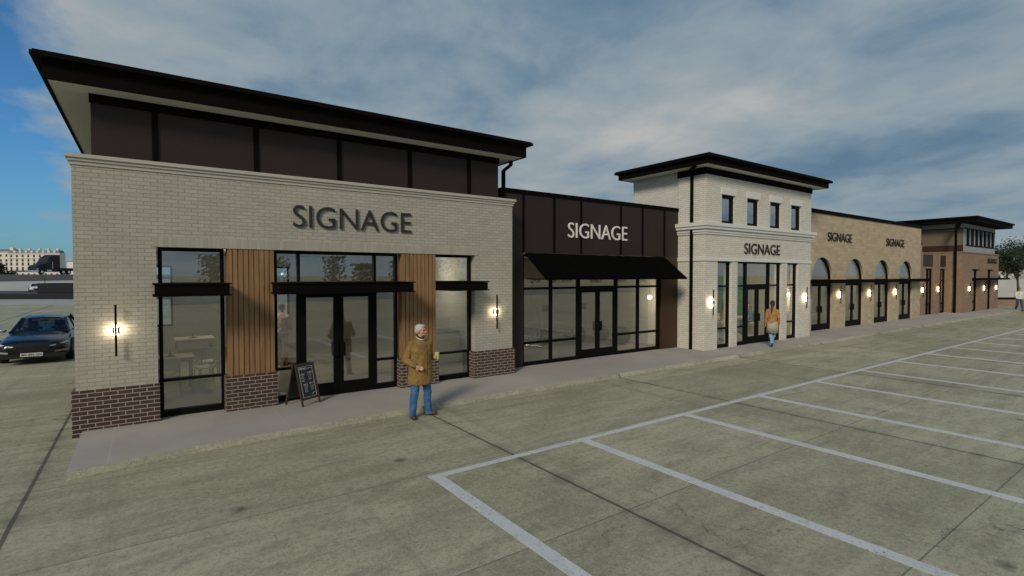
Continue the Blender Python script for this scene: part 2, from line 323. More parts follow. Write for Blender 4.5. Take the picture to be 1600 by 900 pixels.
M['white_cloth'] = cloth('white_shirt_cloth', (0.62, 0.62, 0.58))
M['navy'] = cloth('navy_cloth', (0.05, 0.075, 0.15))
M['jacket_tan'] = cloth('camel_jacket_cloth', (0.38, 0.20, 0.075))
M['skirt_grey'] = cloth('pale_skirt_cloth', (0.40, 0.38, 0.31))
M['legging'] = cloth('light_blue_denim', (0.22, 0.38, 0.60), 0.3)
M['teal'] = cloth('teal_top_cloth', (0.10, 0.17, 0.20))
M['scarf'] = cloth('dark_scarf', (0.02, 0.02, 0.024))
M['scarf_grey'] = cloth('grey_scarf', (0.32, 0.31, 0.29))
M['shoe_brown'] = plain('brown_leather', (0.075, 0.035, 0.022), 0.5, 0, 0.25, 20)
M['shoe_dark'] = plain('dark_leather', (0.03, 0.028, 0.027), 0.5, 0, 0.25, 20)
M['skin'] = plain('skin', (0.50, 0.27, 0.17), 0.55, 0, 0.1, 25)
M['skin_dark'] = plain('deep_skin', (0.12, 0.06, 0.04), 0.55, 0, 0.1, 25)
M['hair_grey'] = plain('grey_hair', (0.46, 0.44, 0.42), 0.7, 0, 0.35, 45, bs=0.5, bscale=120)
M['hair_dark'] = plain('dark_hair', (0.022, 0.015, 0.012), 0.6, 0, 0.3, 40, bs=0.5, bscale=120)
M['hair_brown'] = plain('brown_hair', (0.08, 0.045, 0.028), 0.6, 0, 0.3, 40, bs=0.5, bscale=120)
M['cup'] = plain('lime_cup', (0.52, 0.60, 0.13), 0.5, 0, 0.06)
M['bark'] = plain('bark', (0.09, 0.07, 0.05), 0.9, 0, 0.35, 6, bs=0.8, bscale=14)
def leafmat(name, c):
    t = NT(name); oi = t.n('ShaderNodeNewGeometry'); a = t.noise(oi.outputs['Position'], 0.9, 4); r = oi.outputs['Random Per Island']
    col = t.mix(r, tuple(x * 0.55 for x in c), tuple(x * 1.5 for x in c)); col = t.mix(t.math('MULTIPLY', a, 0.4), col, (c[0] * 1.5, c[1] * 1.2, c[2]))
    d = t.n('ShaderNodeBsdfPrincipled'); t.l(col, d.inputs['Base Color']); d.inputs['Roughness'].default_value = 0.6
    tr = t.n('ShaderNodeBsdfTranslucent'); t.l(col, tr.inputs[0]); mx = t.n('ShaderNodeMixShader'); mx.inputs[0].default_value = 0.25
    t.l(d.outputs[0], mx.inputs[1]); t.l(tr.outputs[0], mx.inputs[2]); o = t.n('ShaderNodeOutputMaterial'); t.l(mx.outputs[0], o.inputs[0]); return t.m
M['leaf'] = leafmat('tree_leaf', (0.034, 0.064, 0.024))
M['leaf_dark'] = leafmat('dark_leaf', (0.022, 0.04, 0.02))

# ------------------------------------------------------------------ mesh helpers
class MB:
    def __init__(s): s.bm = bmesh.new()
    def box(s, x0, x1, y0, y1, z0, z1):
        if x0 > x1: x0, x1 = x1, x0
        if y0 > y1: y0, y1 = y1, y0
        v = [s.bm.verts.new(p) for p in ((x0,y0,z0),(x1,y0,z0),(x1,y1,z0),(x0,y1,z0),(x0,y0,z1),(x1,y0,z1),(x1,y1,z1),(x0,y1,z1))]
        for f in ((0,3,2,1),(4,5,6,7),(0,1,5,4),(1,2,6,5),(2,3,7,6),(3,0,4,7)): s.bm.faces.new([v[i] for i in f])
        return s
    def hexa(s, pts):                                   # 4 bottom + 4 top, same winding
        v = [s.bm.verts.new(p) for p in pts]
        for f in ((0,3,2,1),(4,5,6,7),(0,1,5,4),(1,2,6,5),(2,3,7,6),(3,0,4,7)): s.bm.faces.new([v[i] for i in f])
        return s
    def prism(s, poly, axis, a, b):                     # poly: 2-D outline; axis: extrusion axis
        def P(p, t):
            return {'x': (t, p[0], p[1]), 'y': (p[0], t, p[1]), 'z': (p[0], p[1], t)}[axis]
        A = [s.bm.verts.new(P(p, a)) for p in poly]; B = [s.bm.verts.new(P(p, b)) for p in poly]; n = len(poly)
        s.bm.faces.new(A[::-1]); s.bm.faces.new(B)
        for i in range(n): s.bm.faces.new((A[i], A[(i+1) % n], B[(i+1) % n], B[i]))
        return s
    def bar(s, a, b, r, r2=None, n=10, caps=True):
        a, b = Vector(a), Vector(b); r2 = r if r2 is None else r2; d = (b - a).normalized()
        u = d.orthogonal().normalized(); w = d.cross(u)
        A = [s.bm.verts.new(a + (u*math.cos(t) + w*math.sin(t))*r) for t in [2*math.pi*i/n for i in range(n)]]
        B = [s.bm.verts.new(b + (u*math.cos(t) + w*math.sin(t))*r2) for t in [2*math.pi*i/n for i in range(n)]]
        for i in range(n): s.bm.faces.new((A[i], A[(i+1) % n], B[(i+1) % n], B[i]))
        if caps: s.bm.faces.new(A[::-1]); s.bm.faces.new(B)
        return s
    def path(s, pts, r, n=10):
        for a, b in zip(pts, pts[1:]): s.bar(a, b, r, n=n)
        for p in pts[1:-1]: s.ball(p, (r*1.02,)*3, 8)
        return s
    def beam(s, a, b, w, h):                            # rectangular bar between two points, w across, h up-ish
        a, b = Vector(a), Vector(b); d = (b - a).normalized(); up = Vector((0,0,1))
        if abs(d.dot(up)) > 0.95: up = Vector((0,1,0))
        u = d.cross(up).normalized() * w/2; k = u.cross(d).normalized() * h/2
        s.hexa([a-u-k, a+u-k, b+u-k, b-u-k, a-u+k, a+u+k, b+u+k, b-u+k]); return s
    def ball(s, c, r, n=16, rot=None):
        m = Matrix.Translation(c) @ (rot.to_matrix().to_4x4() if rot else Matrix.Identity(4)) @ Matrix.Diagonal((*r, 1))
        bmesh.ops.create_uvsphere(s.bm, u_segments=n, v_segments=max(6, n*2//3), radius=1, matrix=m); return s
    def lathe(s, prof, c=(0,0,0), n=24):
        rings = []
        for r, z in prof: rings.append([s.bm.verts.new((c[0]+r*math.cos(2*math.pi*i/n), c[1]+r*math.sin(2*math.pi*i/n), c[2]+z)) for i in range(n)])
        for A, B in zip(rings, rings[1:]):
            for i in range(n): s.bm.faces.new((A[i], A[(i+1) % n], B[(i+1) % n], B[i]))
        s.bm.faces.new(rings[0][::-1]); s.bm.faces.new(rings[-1]); return s
    def loft(s, rings, close=True):
        V = [[s.bm.verts.new(p) for p in r] for r in rings]; n = len(V[0])
        for A, B in zip(V, V[1:]):
            for i in range(n): s.bm.faces.new((A[i], A[(i+1) % n], B[(i+1) % n], B[i]))
        if close: s.bm.faces.new(V[0][::-1]); s.bm.faces.new(V[-1])
        return s
    def capsule(s, a, ra, b, rb, n=14):
        s.bar(a, b, ra, rb, n); s.ball(a, (ra,)*3, n); s.ball(b, (rb,)*3, n); return s
    def build(s, name, mat, parent=None, local=False, smooth=False, bevel=0.0):
        bm = s.bm
        if bevel:
            bmesh.ops.bevel(bm, geom=list(bm.edges), offset=bevel, segments=2, affect='EDGES', profile=0.5, clamp_overlap=True)
        bmesh.ops.recalc_face_normals(bm, faces=bm.faces)
        me = bpy.data.meshes.new(name)
        if parent is not None and not local:
            off = world_loc(parent); bmesh.ops.translate(bm, verts=bm.verts, vec=-off)
        bm.to_mesh(me); bm.free()
        o = bpy.data.objects.new(name, me); COL.objects.link(o); me.materials.append(mat)
        if smooth:
            for p in me.polygons: p.use_smooth = True
        if parent is not None: o.parent = parent
        return o
def world_loc(o):
    v = Vector((0,0,0))
    while o is not None: v += o.location; o = o.parent
    return v
def tag(o, label=None, cat=None, group=None, kind=None):
    if label: o['label'] = label
    if cat: o['category'] = cat
    if group: o['group'] = group
    if kind: o['kind'] = kind
    return o
def thing(name, label, cat, loc=(0,0,0), rz=0, group=None):
    o = bpy.data.objects.new(name, None); COL.objects.link(o); o.location = loc; o.rotation_euler = (0,0,rz); o.empty_display_size = 0.2
    return tag(o, label, cat, group)
def kids(o): return [c for c in bpy.data.objects if c.parent is o]
def copy_tree(o, parent=None):
    c = o.copy(); COL.objects.link(c)
    if parent is not None: c.parent = parent
    for k in kids(o):
        copy_tree(k, c)
    return c
def fuse(mb, name, mat, parent, voxel=0.012, smooth=4, local=True, fold=0.0):
    o = mb.build(name, mat, None, smooth=True)
    m = o.modifiers.new('r', 'REMESH'); m.mode = 'VOXEL'; m.voxel_size = voxel; m.use_smooth_shade = True
    if smooth:
        k = o.modifiers.new('s', 'SMOOTH'); k.iterations = smooth; k.factor = 0.5
    dg = bpy.context.evaluated_depsgraph_get(); me = bpy.data.meshes.new_from_object(o.evaluated_get(dg))
    o.modifiers.clear(); old = o.data; o.data = me; bpy.data.meshes.remove(old); me.name = name
    if not me.materials: me.materials.append(mat)
    if fold:
        nz = [v.normal.copy() for v in me.vertices]
        for v, n_ in zip(me.vertices, nz):
            c = v.co; k = mnoise.noise(Vector((c.x*9+3, c.y*9, c.z*5))) + 0.6*mnoise.noise(Vector((c.x*20, c.y*20+5, c.z*13 + 6*c.x)))
            rdg = 1 - 2*abs(mnoise.noise(Vector((c.x*7+1.3, c.y*7+4, c.z*11 + 5*c.x))))
            v.co = c + n_*fold*(k*0.7 + rdg*0.5)
    for p in me.polygons: p.use_smooth = True
    if parent is not None: o.parent = parent
    return o
def camray(px, py, depth):                              # design-time helper: where a far landmark stands
    yaw, pit = R(35.433), R(-1.392)
    F = Vector((math.sin(yaw)*math.cos(pit), math.cos(yaw)*math.cos(pit), math.sin(pit))); Rt = Vector((math.cos(yaw), -math.sin(yaw), 0)); U = Rt.cross(F)
    return Vector((0,0,2.65)) + (F*805.64 + Rt*(px-800) + U*(450-py)) * (depth/805.64)

# ================================================================== SETTING
S = 0.10                                                # sidewalk level
g = MB(); g.box(-2500, 2500, -2500, 2500, -0.5, 0.0)
tag(g.build('ground', M['concrete']), kind='structure')
def sheet(name, mat, poly, z0, z1):
    m = MB(); m.prism(poly, 'z', z0, z1); return tag(m.build(name, mat), kind='structure')
sheet('sidewalk', M['walk'], [(-0.87, 8.74), (0.53, 8.98), (3.1, 9.13), (7.0, 9.27), (20, 9.3), (55.2, 9.3), (55.2, 20), (54, 20), (54, 12.3), (-0.87, 12.3)], -0.2, S)
kb = MB()
fr = [(-0.87, 8.74), (0.53, 8.98), (3.1, 9.13), (7.0, 9.27), (20, 9.3), (55.2, 9.3)]
for (ax, ay), (bx, by) in zip(fr, fr[1:]):
    kb.hexa([(ax, ay-0.07, -0.1), (bx, by-0.07, -0.1), (bx, by-0.001, -0.1), (ax, ay-0.001, -0.1), (ax, ay-0.07, 0.012), (bx, by-0.07, 0.012), (bx, by-0.001, S-0.004), (ax, ay-0.001, S-0.004)])
tag(kb.build('kerb', M['concrete']), kind='structure')
pl = MB(); pl.box(3.0, 57, 6.02, 6.13, -0.05, 0.004)
for k in range(21):
    x = 3.01 + 2.635 * k; pl.box(x, x + 0.165, 0.3, 6.02, -0.05, 0.004)
tag(pl.build('parking_lines', M['paint']), kind='structure')

# ------------------------------------------------------------------ storefront helper
def pane(parent, x0, x1, z0, z1, y, mat='glass', name='pane'):
    return MB().box(x0, x1, y, y + 0.008, z0, z1).build(name, M[mat], parent)
def window(b, x0, x1, z0, z1, y, vs=(), hs=(), fw=0.055, fd=0.10, mat='glass', doors=(), bottom=None):
    """vs: (x, za, zb) mullions; hs: (z, xa, xb) rails; doors: (xa, xb, ztop) openings whose leaves are parts of their own"""
    bt = bottom or fw
    f = MB(); f.box(x0, x0+fw, y, y+fd, z0, z1); f.box(x1-fw, x1, y, y+fd, z0, z1); f.box(x0+fw, x1-fw, y, y+fd, z1-fw, z1)
    xs = x0 + fw
    for (xa, xb, zt) in sorted(doors):
        f.box(xs, xa, y, y+fd, z0, z0+bt); xs = xb
    f.box(xs, x1-fw, y, y+fd, z0, z0+bt)
    for i, (x, za, zb, *w) in enumerate(vs):
        ww = (w[0] if w else fw)/2; f.box(x-ww, x+ww, y+0.002, y+fd-0.002, max(za, z0+bt*0.99), min(zb, z1-fw*0.99))
    for z, xa, xb, *w in hs:
        ww = (w[0] if w else fw)/2; f.box(max(xa, x0+fw), min(xb, x1-fw), y+0.004, y+fd-0.004, z-ww, z+ww)
    fo = f.build('window', M['black'], b)
    zt = max([d[2] for d in doors], default=None)
    if doors:
        xa, xb = min(d[0] for d in doors), max(d[1] for d in doors)
        pane(fo, x0+0.02, xa-0.01, z0+0.02, z1-0.02, y+fd*0.5, mat); pane(fo, xb+0.01, x1-0.02, z0+0.02, z1-0.02, y+fd*0.5, mat)
        pane(fo, xa-0.01, xb+0.01, zt+0.01, z1-0.02, y+fd*0.5, mat)
    else: pane(fo, x0+0.02, x1-0.02, z0+0.02, z1-0.02, y+fd*0.5, mat)
    return fo
def door(b, x0, x1, z0, z1, y, hinge, st=0.10, bot=0.26, top=0.10, d=0.06):
    f = MB(); f.box(x0, x0+st, y, y+d, z0, z1); f.box(x1-st, x1, y, y+d, z0, z1); f.box(x0+st, x1-st, y, y+d, z1-top, z1); f.box(x0+st, x1-st, y, y+d, z0, z0+bot)
    do = f.build('door', M['black'], b)
    pane(do, x0+st-0.01, x1-st+0.01, z0+bot-0.01, z1-top+0.01, y+d*0.5)
    hx = x1-0.07 if hinge == 'l' else x0+0.07
    h = MB(); h.box(hx-0.055, hx+0.055, y-0.05, y-0.02, 0.93, 1.22); h.box(hx-0.02, hx+0.02, y-0.02, y, 0.97, 1.0); h.box(hx-0.02, hx+0.02, y-0.02, y, 1.15, 1.18)
    h.build('handle', M['black'], do)
def canopy(b, x0, x1, y0, y1, z0, z1, name='canopy'):
    c = MB(); c.box(x0+0.03, x1-0.03, y0+0.03, y1, z0+0.03, z1-0.03)                # channel webs round a flat deck
    c.box(x0, x1, y0, y1, z1-0.026, z1); c.box(x0, x1, y0, y1, z0, z0+0.026)
    return c.build(name, M['roof_black'], b)
def profile_band(b, name, mat, x0, x1, y0, y1, steps):
    m = MB()
    for z0, z1, p in steps: m.box(x0-p, x1+p, y0-p, y1, z0, z1)
    return m.build(name, mat, b)
def shell(b, x0, x1, y0, y1, z1, wallm, floor_z=S, ceil=3.35, t=0.2, im='interior_wall', openings=()):
    """side and back walls outside, plaster, floor and ceiling inside"""
    w = MB(); w.box(x0, x0+t, y0, y1, -0.1, z1); w.box(x1-t, x1, y0, y1, -0.1, z1)
    xs = x0+t
    for (xa, xb, za, zb) in openings:
        w.box(xs, xa, y1-t, y1, -0.1, z1); w.box(xa, xb, y1-t, y1, -0.1, za); w.box(xa, xb, y1-t, y1, zb, z1); xs = xb
    w.box(xs, x1-t, y1-t, y1, -0.1, z1); w.build('outer_wall', wallm, b)
    p = MB(); q = 0.03; yb = y1-t-q
    p.box(x0+t, x0+t+q, y0, yb, floor_z, ceil); p.box(x1-t-q, x1-t, y0, yb, floor_z, ceil); xs = x0+t
    for (xa, xb, za, zb) in openings:
        p.box(xs, xa, yb, y1-t, floor_z, ceil); p.box(xa, xb, yb, y1-t, floor_z, za); p.box(xa, xb, yb, y1-t, zb, ceil); xs = xb
    p.box(xs, x1-t, yb, y1-t, floor_z, ceil); p.build('interior_wall', M[im], b)
    MB().box(x0+t, x1-t, y0+0.02, yb, -0.15, floor_z+0.012).build('interior_floor', M['interior_floor'], b)
    MB().box(x0+t, x1-t, y0, y1-t, ceil, ceil+0.1).build('ceiling', M['ceiling'], b)
    for (xa, xb, za, zb) in openings: window(b, xa, xb, za, zb, y1-t+0.03, fw=0.06)
def roof_plate(b, x0, x1, y0, y1, zs, zf, zl, inset=0.13, soff='soffit', ridge=0.0):
    f = MB(); i0 = inset; t = 0.05
    X0, X1, Y0, Y1 = x0+i0, x1-i0, y0+i0, y1-i0
    f.box(X0, X1, Y0, Y0+t, zs, zf); f.box(X0, X1, Y1-t, Y1, zs, zf); f.box(X0, X0+t, Y0+t, Y1-t, zs, zf); f.box(X1-t, X1, Y0+t, Y1-t, zs, zf)
    f.build('fascia', M['roof_black'], b)
    MB().box(X0+t, X1-t, Y0+t, Y1-t, zs+0.012, zs+0.05).build('soffit', M[soff], b)
    r = MB(); r.box(x0, x1, y0, y1, zf, zl)
    r.box(x0+0.03, x1-0.03, y0+0.03, y1-0.03, zl-0.001, zl+0.03)
    r.build('roof', M['roof_black'], b)
def downspout(b, pts, r=0.04):
    m = MB()
    for a, c in zip(pts, pts[1:]): m.beam(a, c, 2*r, 2*r)
    for p in pts[1:-1]: m.ball(p, (r*1.15,)*3, 8)
    return m.build('downspout', M['roof_black'], b)

# ================================================================== BUILDING A : brick shop with timber piers
A = thing('shop_building', 'nearest shop of pale brick with timber clad piers, dark clerestory and black roof', 'building', (-0.95, 10.95, 0))
Y0 = 10.95
w = MB()
w.box(-0.95, 0.165, Y0, 11.2, 0.76, 3.15); w.box(6.66, 7.8, Y0, 11.2, 0.76, 3.15); w.box(-0.95, 7.8, Y0, 11.2, 3.15, 4.45)
w.build('wall', M['brick_light'], A)
shell(A, -0.95, 7.8, 11.2, 20.9, 4.45, M['brick_light'], openings=((-0.62, 0.75, 0.95, 2.98), (2.9, 4.43, 0.95, 2.98)), im='interior_grey')
MB().box(-1.0, 0.185, 10.89, 11.25, -0.1, 0.76).box(-0.99, -0.955, 11.25, 20.9, -0.1, 0.76).build('brick_base', M['brick_dark'], A)
for q in ((1.2, 2.1), (4.68, 5.63), (6.6, 7.84)): MB().box(q[0], q[1], 10.89, 11.23, -0.1, 0.76).build('brick_base', M['brick_dark'], A)
MB().box(0.12, 6.76, Y0-0.014, Y0+0.05, 3.152, 3.335).build('lintel_course', M['brick_soldier'], A)
profile_band(A, 'coping', M['trim_beige'], -0.95, 7.8, Y0, 11.6, [(4.45, 4.51, 0.02), (4.51, 4.56, 0.045), (4.56, 4.62, 0.075)])
for x0, x1 in ((1.25, 2.07), (4.73, 5.59)):
    m = MB(); m.box(x0+0.01, x1-0.01, 11.0, 11.2, 0.76, 3.15); n = 9; p = (x1-x0)/n
    for i in range(n): m.box(x0+i*p+0.007, x0+(i+1)*p-0.007, 10.955, 11.0, 0.76, 3.15)
    m.build('timber_cladding', M['wood'], A)
yg = 11.13
window(A, 0.19, 1.22, S, 3.15, yg, hs=((2.42, 0, 2, 0.16), (0.76, 0, 2, 0.05)), fw=0.06, bottom=0.12)
window(A, 2.09, 4.70, S, 3.15, yg, vs=((2.56, 2.4, 3.2), (4.17, 2.4, 3.2), (2.56, S, 2.4, 0.08), (4.17, S, 2.4, 0.08)), hs=((2.40, 2, 5, 0.22), (0.76, 2, 2.52, 0.05), (0.76, 4.21, 4.8, 0.05)), fw=0.06, bottom=0.12, doors=((2.60, 4.13, 2.29),))
door(A, 2.602, 3.362, S+0.01, 2.288, yg, 'l'); door(A, 3.368, 4.128, S+0.01, 2.288, yg, 'r')
window(A, 5.61, 6.655, S, 3.15, yg, hs=((2.42, 5, 7, 0.16), (0.76, 5, 7, 0.05)), fw=0.06, bottom=0.12)
for x0, x1 in ((0.10, 1.23), (2.0, 4.70), (5.58, 6.58)): canopy(A, x0, x1, 10.15, 11.13, 2.30, 2.52)
MB().box(-0.71, 7.56, 11.25, 20.6, 4.45, 5.72).build('clerestory', M['bronze'], A)
m = MB(); m.box(-0.73, 7.58, 11.225, 11.25, 5.56, 5.71)
for x in (0.18, 1.82, 3.44, 5.07, 6.67): m.box(x-0.045, x+0.045, 11.22, 11.25, 4.6, 5.56)
m.build('clerestory_batten', M['roof_black'], A)
roof_plate(A, -1.38, 8.22, 10.6, 21.2, 5.70, 6.0, 6.06, 0.13)
downspout(A, [(8.0, 11.3, 5.72), (8.0, 11.3, 5.60), (7.83, 11.4, 5.44), (7.83, 11.4, 4.60)])

# ================================================================== BUILDING B : dark metal gym
B = thing('shop_building', 'dark bronze metal shop with a black sloping awning and white lettering', 'building', (7.8, 11.5, 0))
w = MB(); w.box(7.83, 8.57, 11.5, 11.75, -0.1, 3.3); w.box(7.83, 15.4, 11.5, 11.75, 3.3, 4.9); w.build('wall', M['bronze'], B)
MB().box(14.5, 15.4, 11.5, 11.75, -0.1, 3.3).build('end_panel', M['bronze_brown'], B)  # warm light on this end strip is put into its browner colour
shell(B, 7.83, 15.4, 11.75, 20.0, 4.9, M['bronze'], im='interior_wall', openings=((9.0, 12.2, 1.9, 2.9),))
MB().box(7.83, 15.4, 11.47, 12.0, 4.9, 5.02).build('coping', M['roof_black'], B)
for x in (8.57, 9.68, 10.74, 12.47, 13.51, 14.64): MB().box(x-0.03, x+0.03, 11.475, 11.5, 3.3, 4.9).build('panel_seam', M['roof_black'], B)
yb = 11.56
window(B, 8.57, 14.5, S, 3.25, yb, vs=((9.64, S, 3.2), (10.72, S, 3.2, 0.1), (12.36, S, 3.2, 0.1), (13.41, S, 3.2)), hs=((2.28, 8, 10.7), (2.28, 10.7, 12.4, 0.09), (2.28, 12.4, 15), (0.74, 8, 10.7), (0.74, 12.4, 15)), fw=0.07, bottom=0.1, doors=((10.77, 12.31, 2.235),))
door(B, 10.772, 11.537, S+0.01, 2.233, yb+0.01, 'l', st=0.075); door(B, 11.543, 12.308, S+0.01, 2.233, yb+0.01, 'r', st=0.075)
m = MB(); x0, x1 = 8.62, 14.66
m.hexa([(x0, 10.6, 2.56), (x1, 10.6, 2.56), (x1, 11.49, 3.24), (x0, 11.49, 3.24), (x0, 10.6, 2.59), (x1, 10.6, 2.59), (x1, 11.49, 3.28), (x0, 11.49, 3.28)])
m.box(x0, x1, 10.58, 10.6, 2.53, 2.60)
for x in (x0+0.1, (x0+x1)/2, x1-0.1): m.beam((x, 10.62, 2.55), (x, 11.49, 2.55), 0.03, 0.03)
m.build('awning', M['awning'], B)

# ================================================================== BUILDING C : white brick tower
Cc = thing('tower_building', 'two storey white brick corner tower with four small upper windows and black hipped eaves', 'building', (15.4, 10.4, 0))
yt = 10.4
w = MB()
for x0, x1 in ((15.4, 16.12), (16.97, 17.34), (20.46, 20.87), (21.75, 22.8)): w.box(x0, x1, yt, yt+0.32, -0.1, 3.15)
ux = [16.33 + 1.6*i for i in range(4)]
xs = 15.4
w.box(15.4, 22.8, yt, yt+0.32, 3.15, 4.46); w.box(15.4, 22.8, yt, yt+0.32, 5.47, 6.1)
for x in ux: w.box(xs, x, yt, yt+0.32, 4.46, 5.47); xs = x+0.8
w.box(xs, 22.8, yt, yt+0.32, 4.46, 5.47)
w.build('wall', M['brick_white'], Cc)
for q in (15.4, 22.58): MB().box(q, q+0.22, yt+0.32, 11.5, -0.1, 6.1).build('return_wall', M['brick_white'], Cc)
shell(Cc, 15.5, 22.7, 11.5, 18.5, 4.85, M['brick_white'], im='interior_beige')
ub = MB(); ub.box(15.5, 15.7, 11.5, 13.65, 4.852, 6.29); ub.box(22.5, 22.7, 11.5, 13.65, 4.852, 6.29); ub.box(15.7, 22.5, 13.45, 13.65, 4.852, 6.29); ub.build('upper_wall', M['brick_white'], Cc)
MB().box(15.72, 22.48, 13.66, 18.3, 4.6, 4.8).build('flat_roof', M['roof_black'], Cc)
for q in (15.62, 22.55): MB().box(q, q+0.03, yt+0.32, 11.5, S, 3.35).build('interior_lining', M['interior_beige'], Cc)
MB().box(15.62, 22.58, yt+0.32, 11.52, -0.15, S+0.008).build('entrance_floor', M['interior_floor'], Cc)
MB().box(15.62, 22.58, yt+0.32, 11.5, 3.35, 3.45).build('entrance_ceiling', M['ceiling'], Cc)
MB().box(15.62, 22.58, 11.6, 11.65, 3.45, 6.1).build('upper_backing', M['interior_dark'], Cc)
profile_band(Cc, 'cornice', M['trim_white'], 15.4, 22.8, yt, 11.56, [(4.06, 4.13, 0.04), (4.13, 4.19, 0.07), (4.19, 4.235, 0.05), (4.235, 4.33, 0.13), (4.33, 4.45, 0.17)])
profile_band(Cc, 'string_course', M['trim_white'], 15.4, 22.8, yt, 11.52, [(3.15, 3.265, 0.035)])
profile_band(Cc, 'frieze', M['roof_black'], 15.4, 22.8, yt, 11.53, [(6.07, 6.285, 0.03)])
for x in ux:
    window(Cc, x, x+0.8, 4.46, 5.47, yt+0.07, fw=0.11, mat='glass_sky')
    MB().box(x-0.05, x+0.85, yt-0.025, yt+0.05, 5.473, 5.70).build('window_head', M['trim_white'], Cc)
yw = yt+0.09
window(Cc, 16.12, 16.97, S, 3.15, yw, hs=((2.27, 16, 17), (0.78, 16, 17)), fw=0.06, bottom=0.12)
window(Cc, 17.34, 20.46, S, 3.15, yw, vs=((18.06, S, 3.1, 0.10), (19.66, S, 3.1, 0.10)), hs=((2.27, 17, 18.1), (2.27, 18.1, 19.6, 0.1), (2.27, 19.6, 20.6), (0.78, 17, 18), (0.78, 19.7, 20.6)), fw=0.06, bottom=0.12, doors=((18.12, 19.6, 2.22),))
door(Cc, 18.122, 18.857, S+0.01, 2.218, yw+0.01, 'l'); door(Cc, 18.863, 19.598, S+0.01, 2.218, yw+0.01, 'r')
window(Cc, 20.87, 21.75, S, 3.15, yw, hs=((2.27, 20, 22), (0.78, 20, 22)), fw=0.06, bottom=0.12)
roof_plate(Cc, 14.75, 23.45, 9.85, 13.95, 6.29, 6.50, 6.58, 0.11)
downspout(Cc, [(14.98, 10.5, 6.3), (15.02, 10.75, 6.2), (15.33, 10.9, 6.05), (15.33, 10.9, S)])
MB().box(15.72, 22.5, 17.9, 18.1, 0.1, 3.3).build('accent_wall', M['interior_beige'], Cc)
MB().box(22.38, 22.46, 13.15, 15.6, 0.85, 2.62).build('green_panel', M['green'], Cc)

# ================================================================== BUILDING D : sandstone shop with four arches
D = thing('shop_building', 'sandstone block shop with four arched doorways under a slim black canopy', 'building', (22.8, 11.15, 0))
yd = 11.15; cx = (25.62, 29.12, 32.58, 36.04); ra = 1.04; zs = 2.45; ZT = 5.5
m = MB(); bm = m.bm; xs = 22.8
for c in cx:
    m.box(xs, c-ra, yd, yd+0.35, -0.1, ZT); xs = c+ra
    nseg = 24; F = []
    for i in range(nseg+1):
        a = math.pi - math.pi*i/nseg; F.append((c+ra*math.cos(a), zs+ra*math.sin(a)))
    for (xa, za), (xb, zb) in zip(F, F[1:]):
        m.hexa([(xa, yd, za), (xb, yd, zb), (xb, yd+0.35, zb), (xa, yd+0.35, za), (xa, yd, ZT), (xb, yd, ZT), (xb, yd+0.35, ZT), (xa, yd+0.35, ZT)])
m.box(xs, 38.4, yd, yd+0.35, -0.1, ZT); bmesh.ops.remove_doubles(bm, verts=bm.verts, dist=0.0004)
m.build('wall', M['stone'], D)
shell(D, 22.82, 38.4, yd+0.35, 19.5, 5.5, M['stone'], ceil=3.7, im='interior_beige')
MB().box(22.8, 38.44, yd-0.05, yd+0.5, ZT, ZT+0.17).build('coping', M['roof_black'], D)
MB().box(22.82, 38.38, yd+0.5, 19.4, 5.2, 5.45).build('flat_roof', M['roof_black'], D)
for c in cx:
    f = MB(); y1, y2 = yd+0.09, yd+0.18; rf = ra-0.08
    x0, x1 = c-ra, c+ra
    f.box(x0, x0+0.08, y1, y2, S, zs); f.box(x1-0.08, x1, y1, y2, S, zs)
    f.box(x0+0.08, x1-0.08, y1-0.01, y2, 2.2, 2.47)
    for i in range(24):
        a, b2 = math.pi*i/24, math.pi*(i+1)/24
        p = [(c+r*math.cos(t), zs+r*math.sin(t)) for r, t in ((rf, a), (ra, a), (ra, b2), (rf, b2))]
        f.prism(p, 'y', y1, y2)
    fo = f.build('window', M['black'], D)
    pts = [(c+(rf+0.03)*math.cos(math.pi*i/24), zs+(rf+0.03)*math.sin(math.pi*i/24)) for i in range(25)]
    MB().prism(pts, 'y', y1+0.04, y1+0.048).build('arched_pane', M['glass'], fo)
    door(D, x0+0.082, c-0.003, S+0.01, 2.198, y1+0.01, 'l', st=0.085, bot=0.28, top=0.05); door(D, c+0.003, x1-0.082, S+0.01, 2.198, y1+0.01, 'r', st=0.085, bot=0.28, top=0.05)
canopy(D, 22.98, 38.3, 10.62, 11.15, 2.30, 2.46)

# ================================================================== BUILDING E : brown brick shop with corner block
E_ = thing('corner_building', 'brown brick shop at the far end with louvred upper storey and wide flat black roof', 'building', (45.0, 10.8, 0))
yl = 11.65
w = MB()
for x0, x1 in ((38.45, 41.05), (42.35, 43.6), (44.95, 45.1)): w.box(x0, x1, yl, yl+0.3, -0.1, 3.1)
w.box(38.45, 45.1, yl, yl+0.3, 3.1, 4.02)
for x0, x1 in ((38.45, 40.2), (42.5, 43.5)): w.box(x0, x1, yl-0.10, yl, -0.1, 4.15)
bx0, bx1, yE = 45.0, 54.3, 10.8
for x0, x1 in ((bx0, 47.5), (48.65, 51.3), (52.25, bx1)): w.box(x0, x1, yE, yE+0.3, -0.1, 3.1)
w.box(bx0, bx1, yE, yE+0.3, 3.1, 4.2); w.box(bx0, bx0+0.3, yE+0.3, 18, -0.1, 4.2); w.box(bx1-0.3, bx1, yE+0.3, 18, -0.1, 4.2); w.box(bx0+0.3, bx1-0.3, 17.7, 18, -0.1, 4.2)
w.box(38.45, 45.0, 17.7, 18, -0.1, 4.0)
w.build('wall', M['brick_brown'], E_)
MB().box(bx0-0.04, bx1+0.04, yE-0.04, 18, 4.2, 4.28).build('coping', M['brick_brown'], E_)
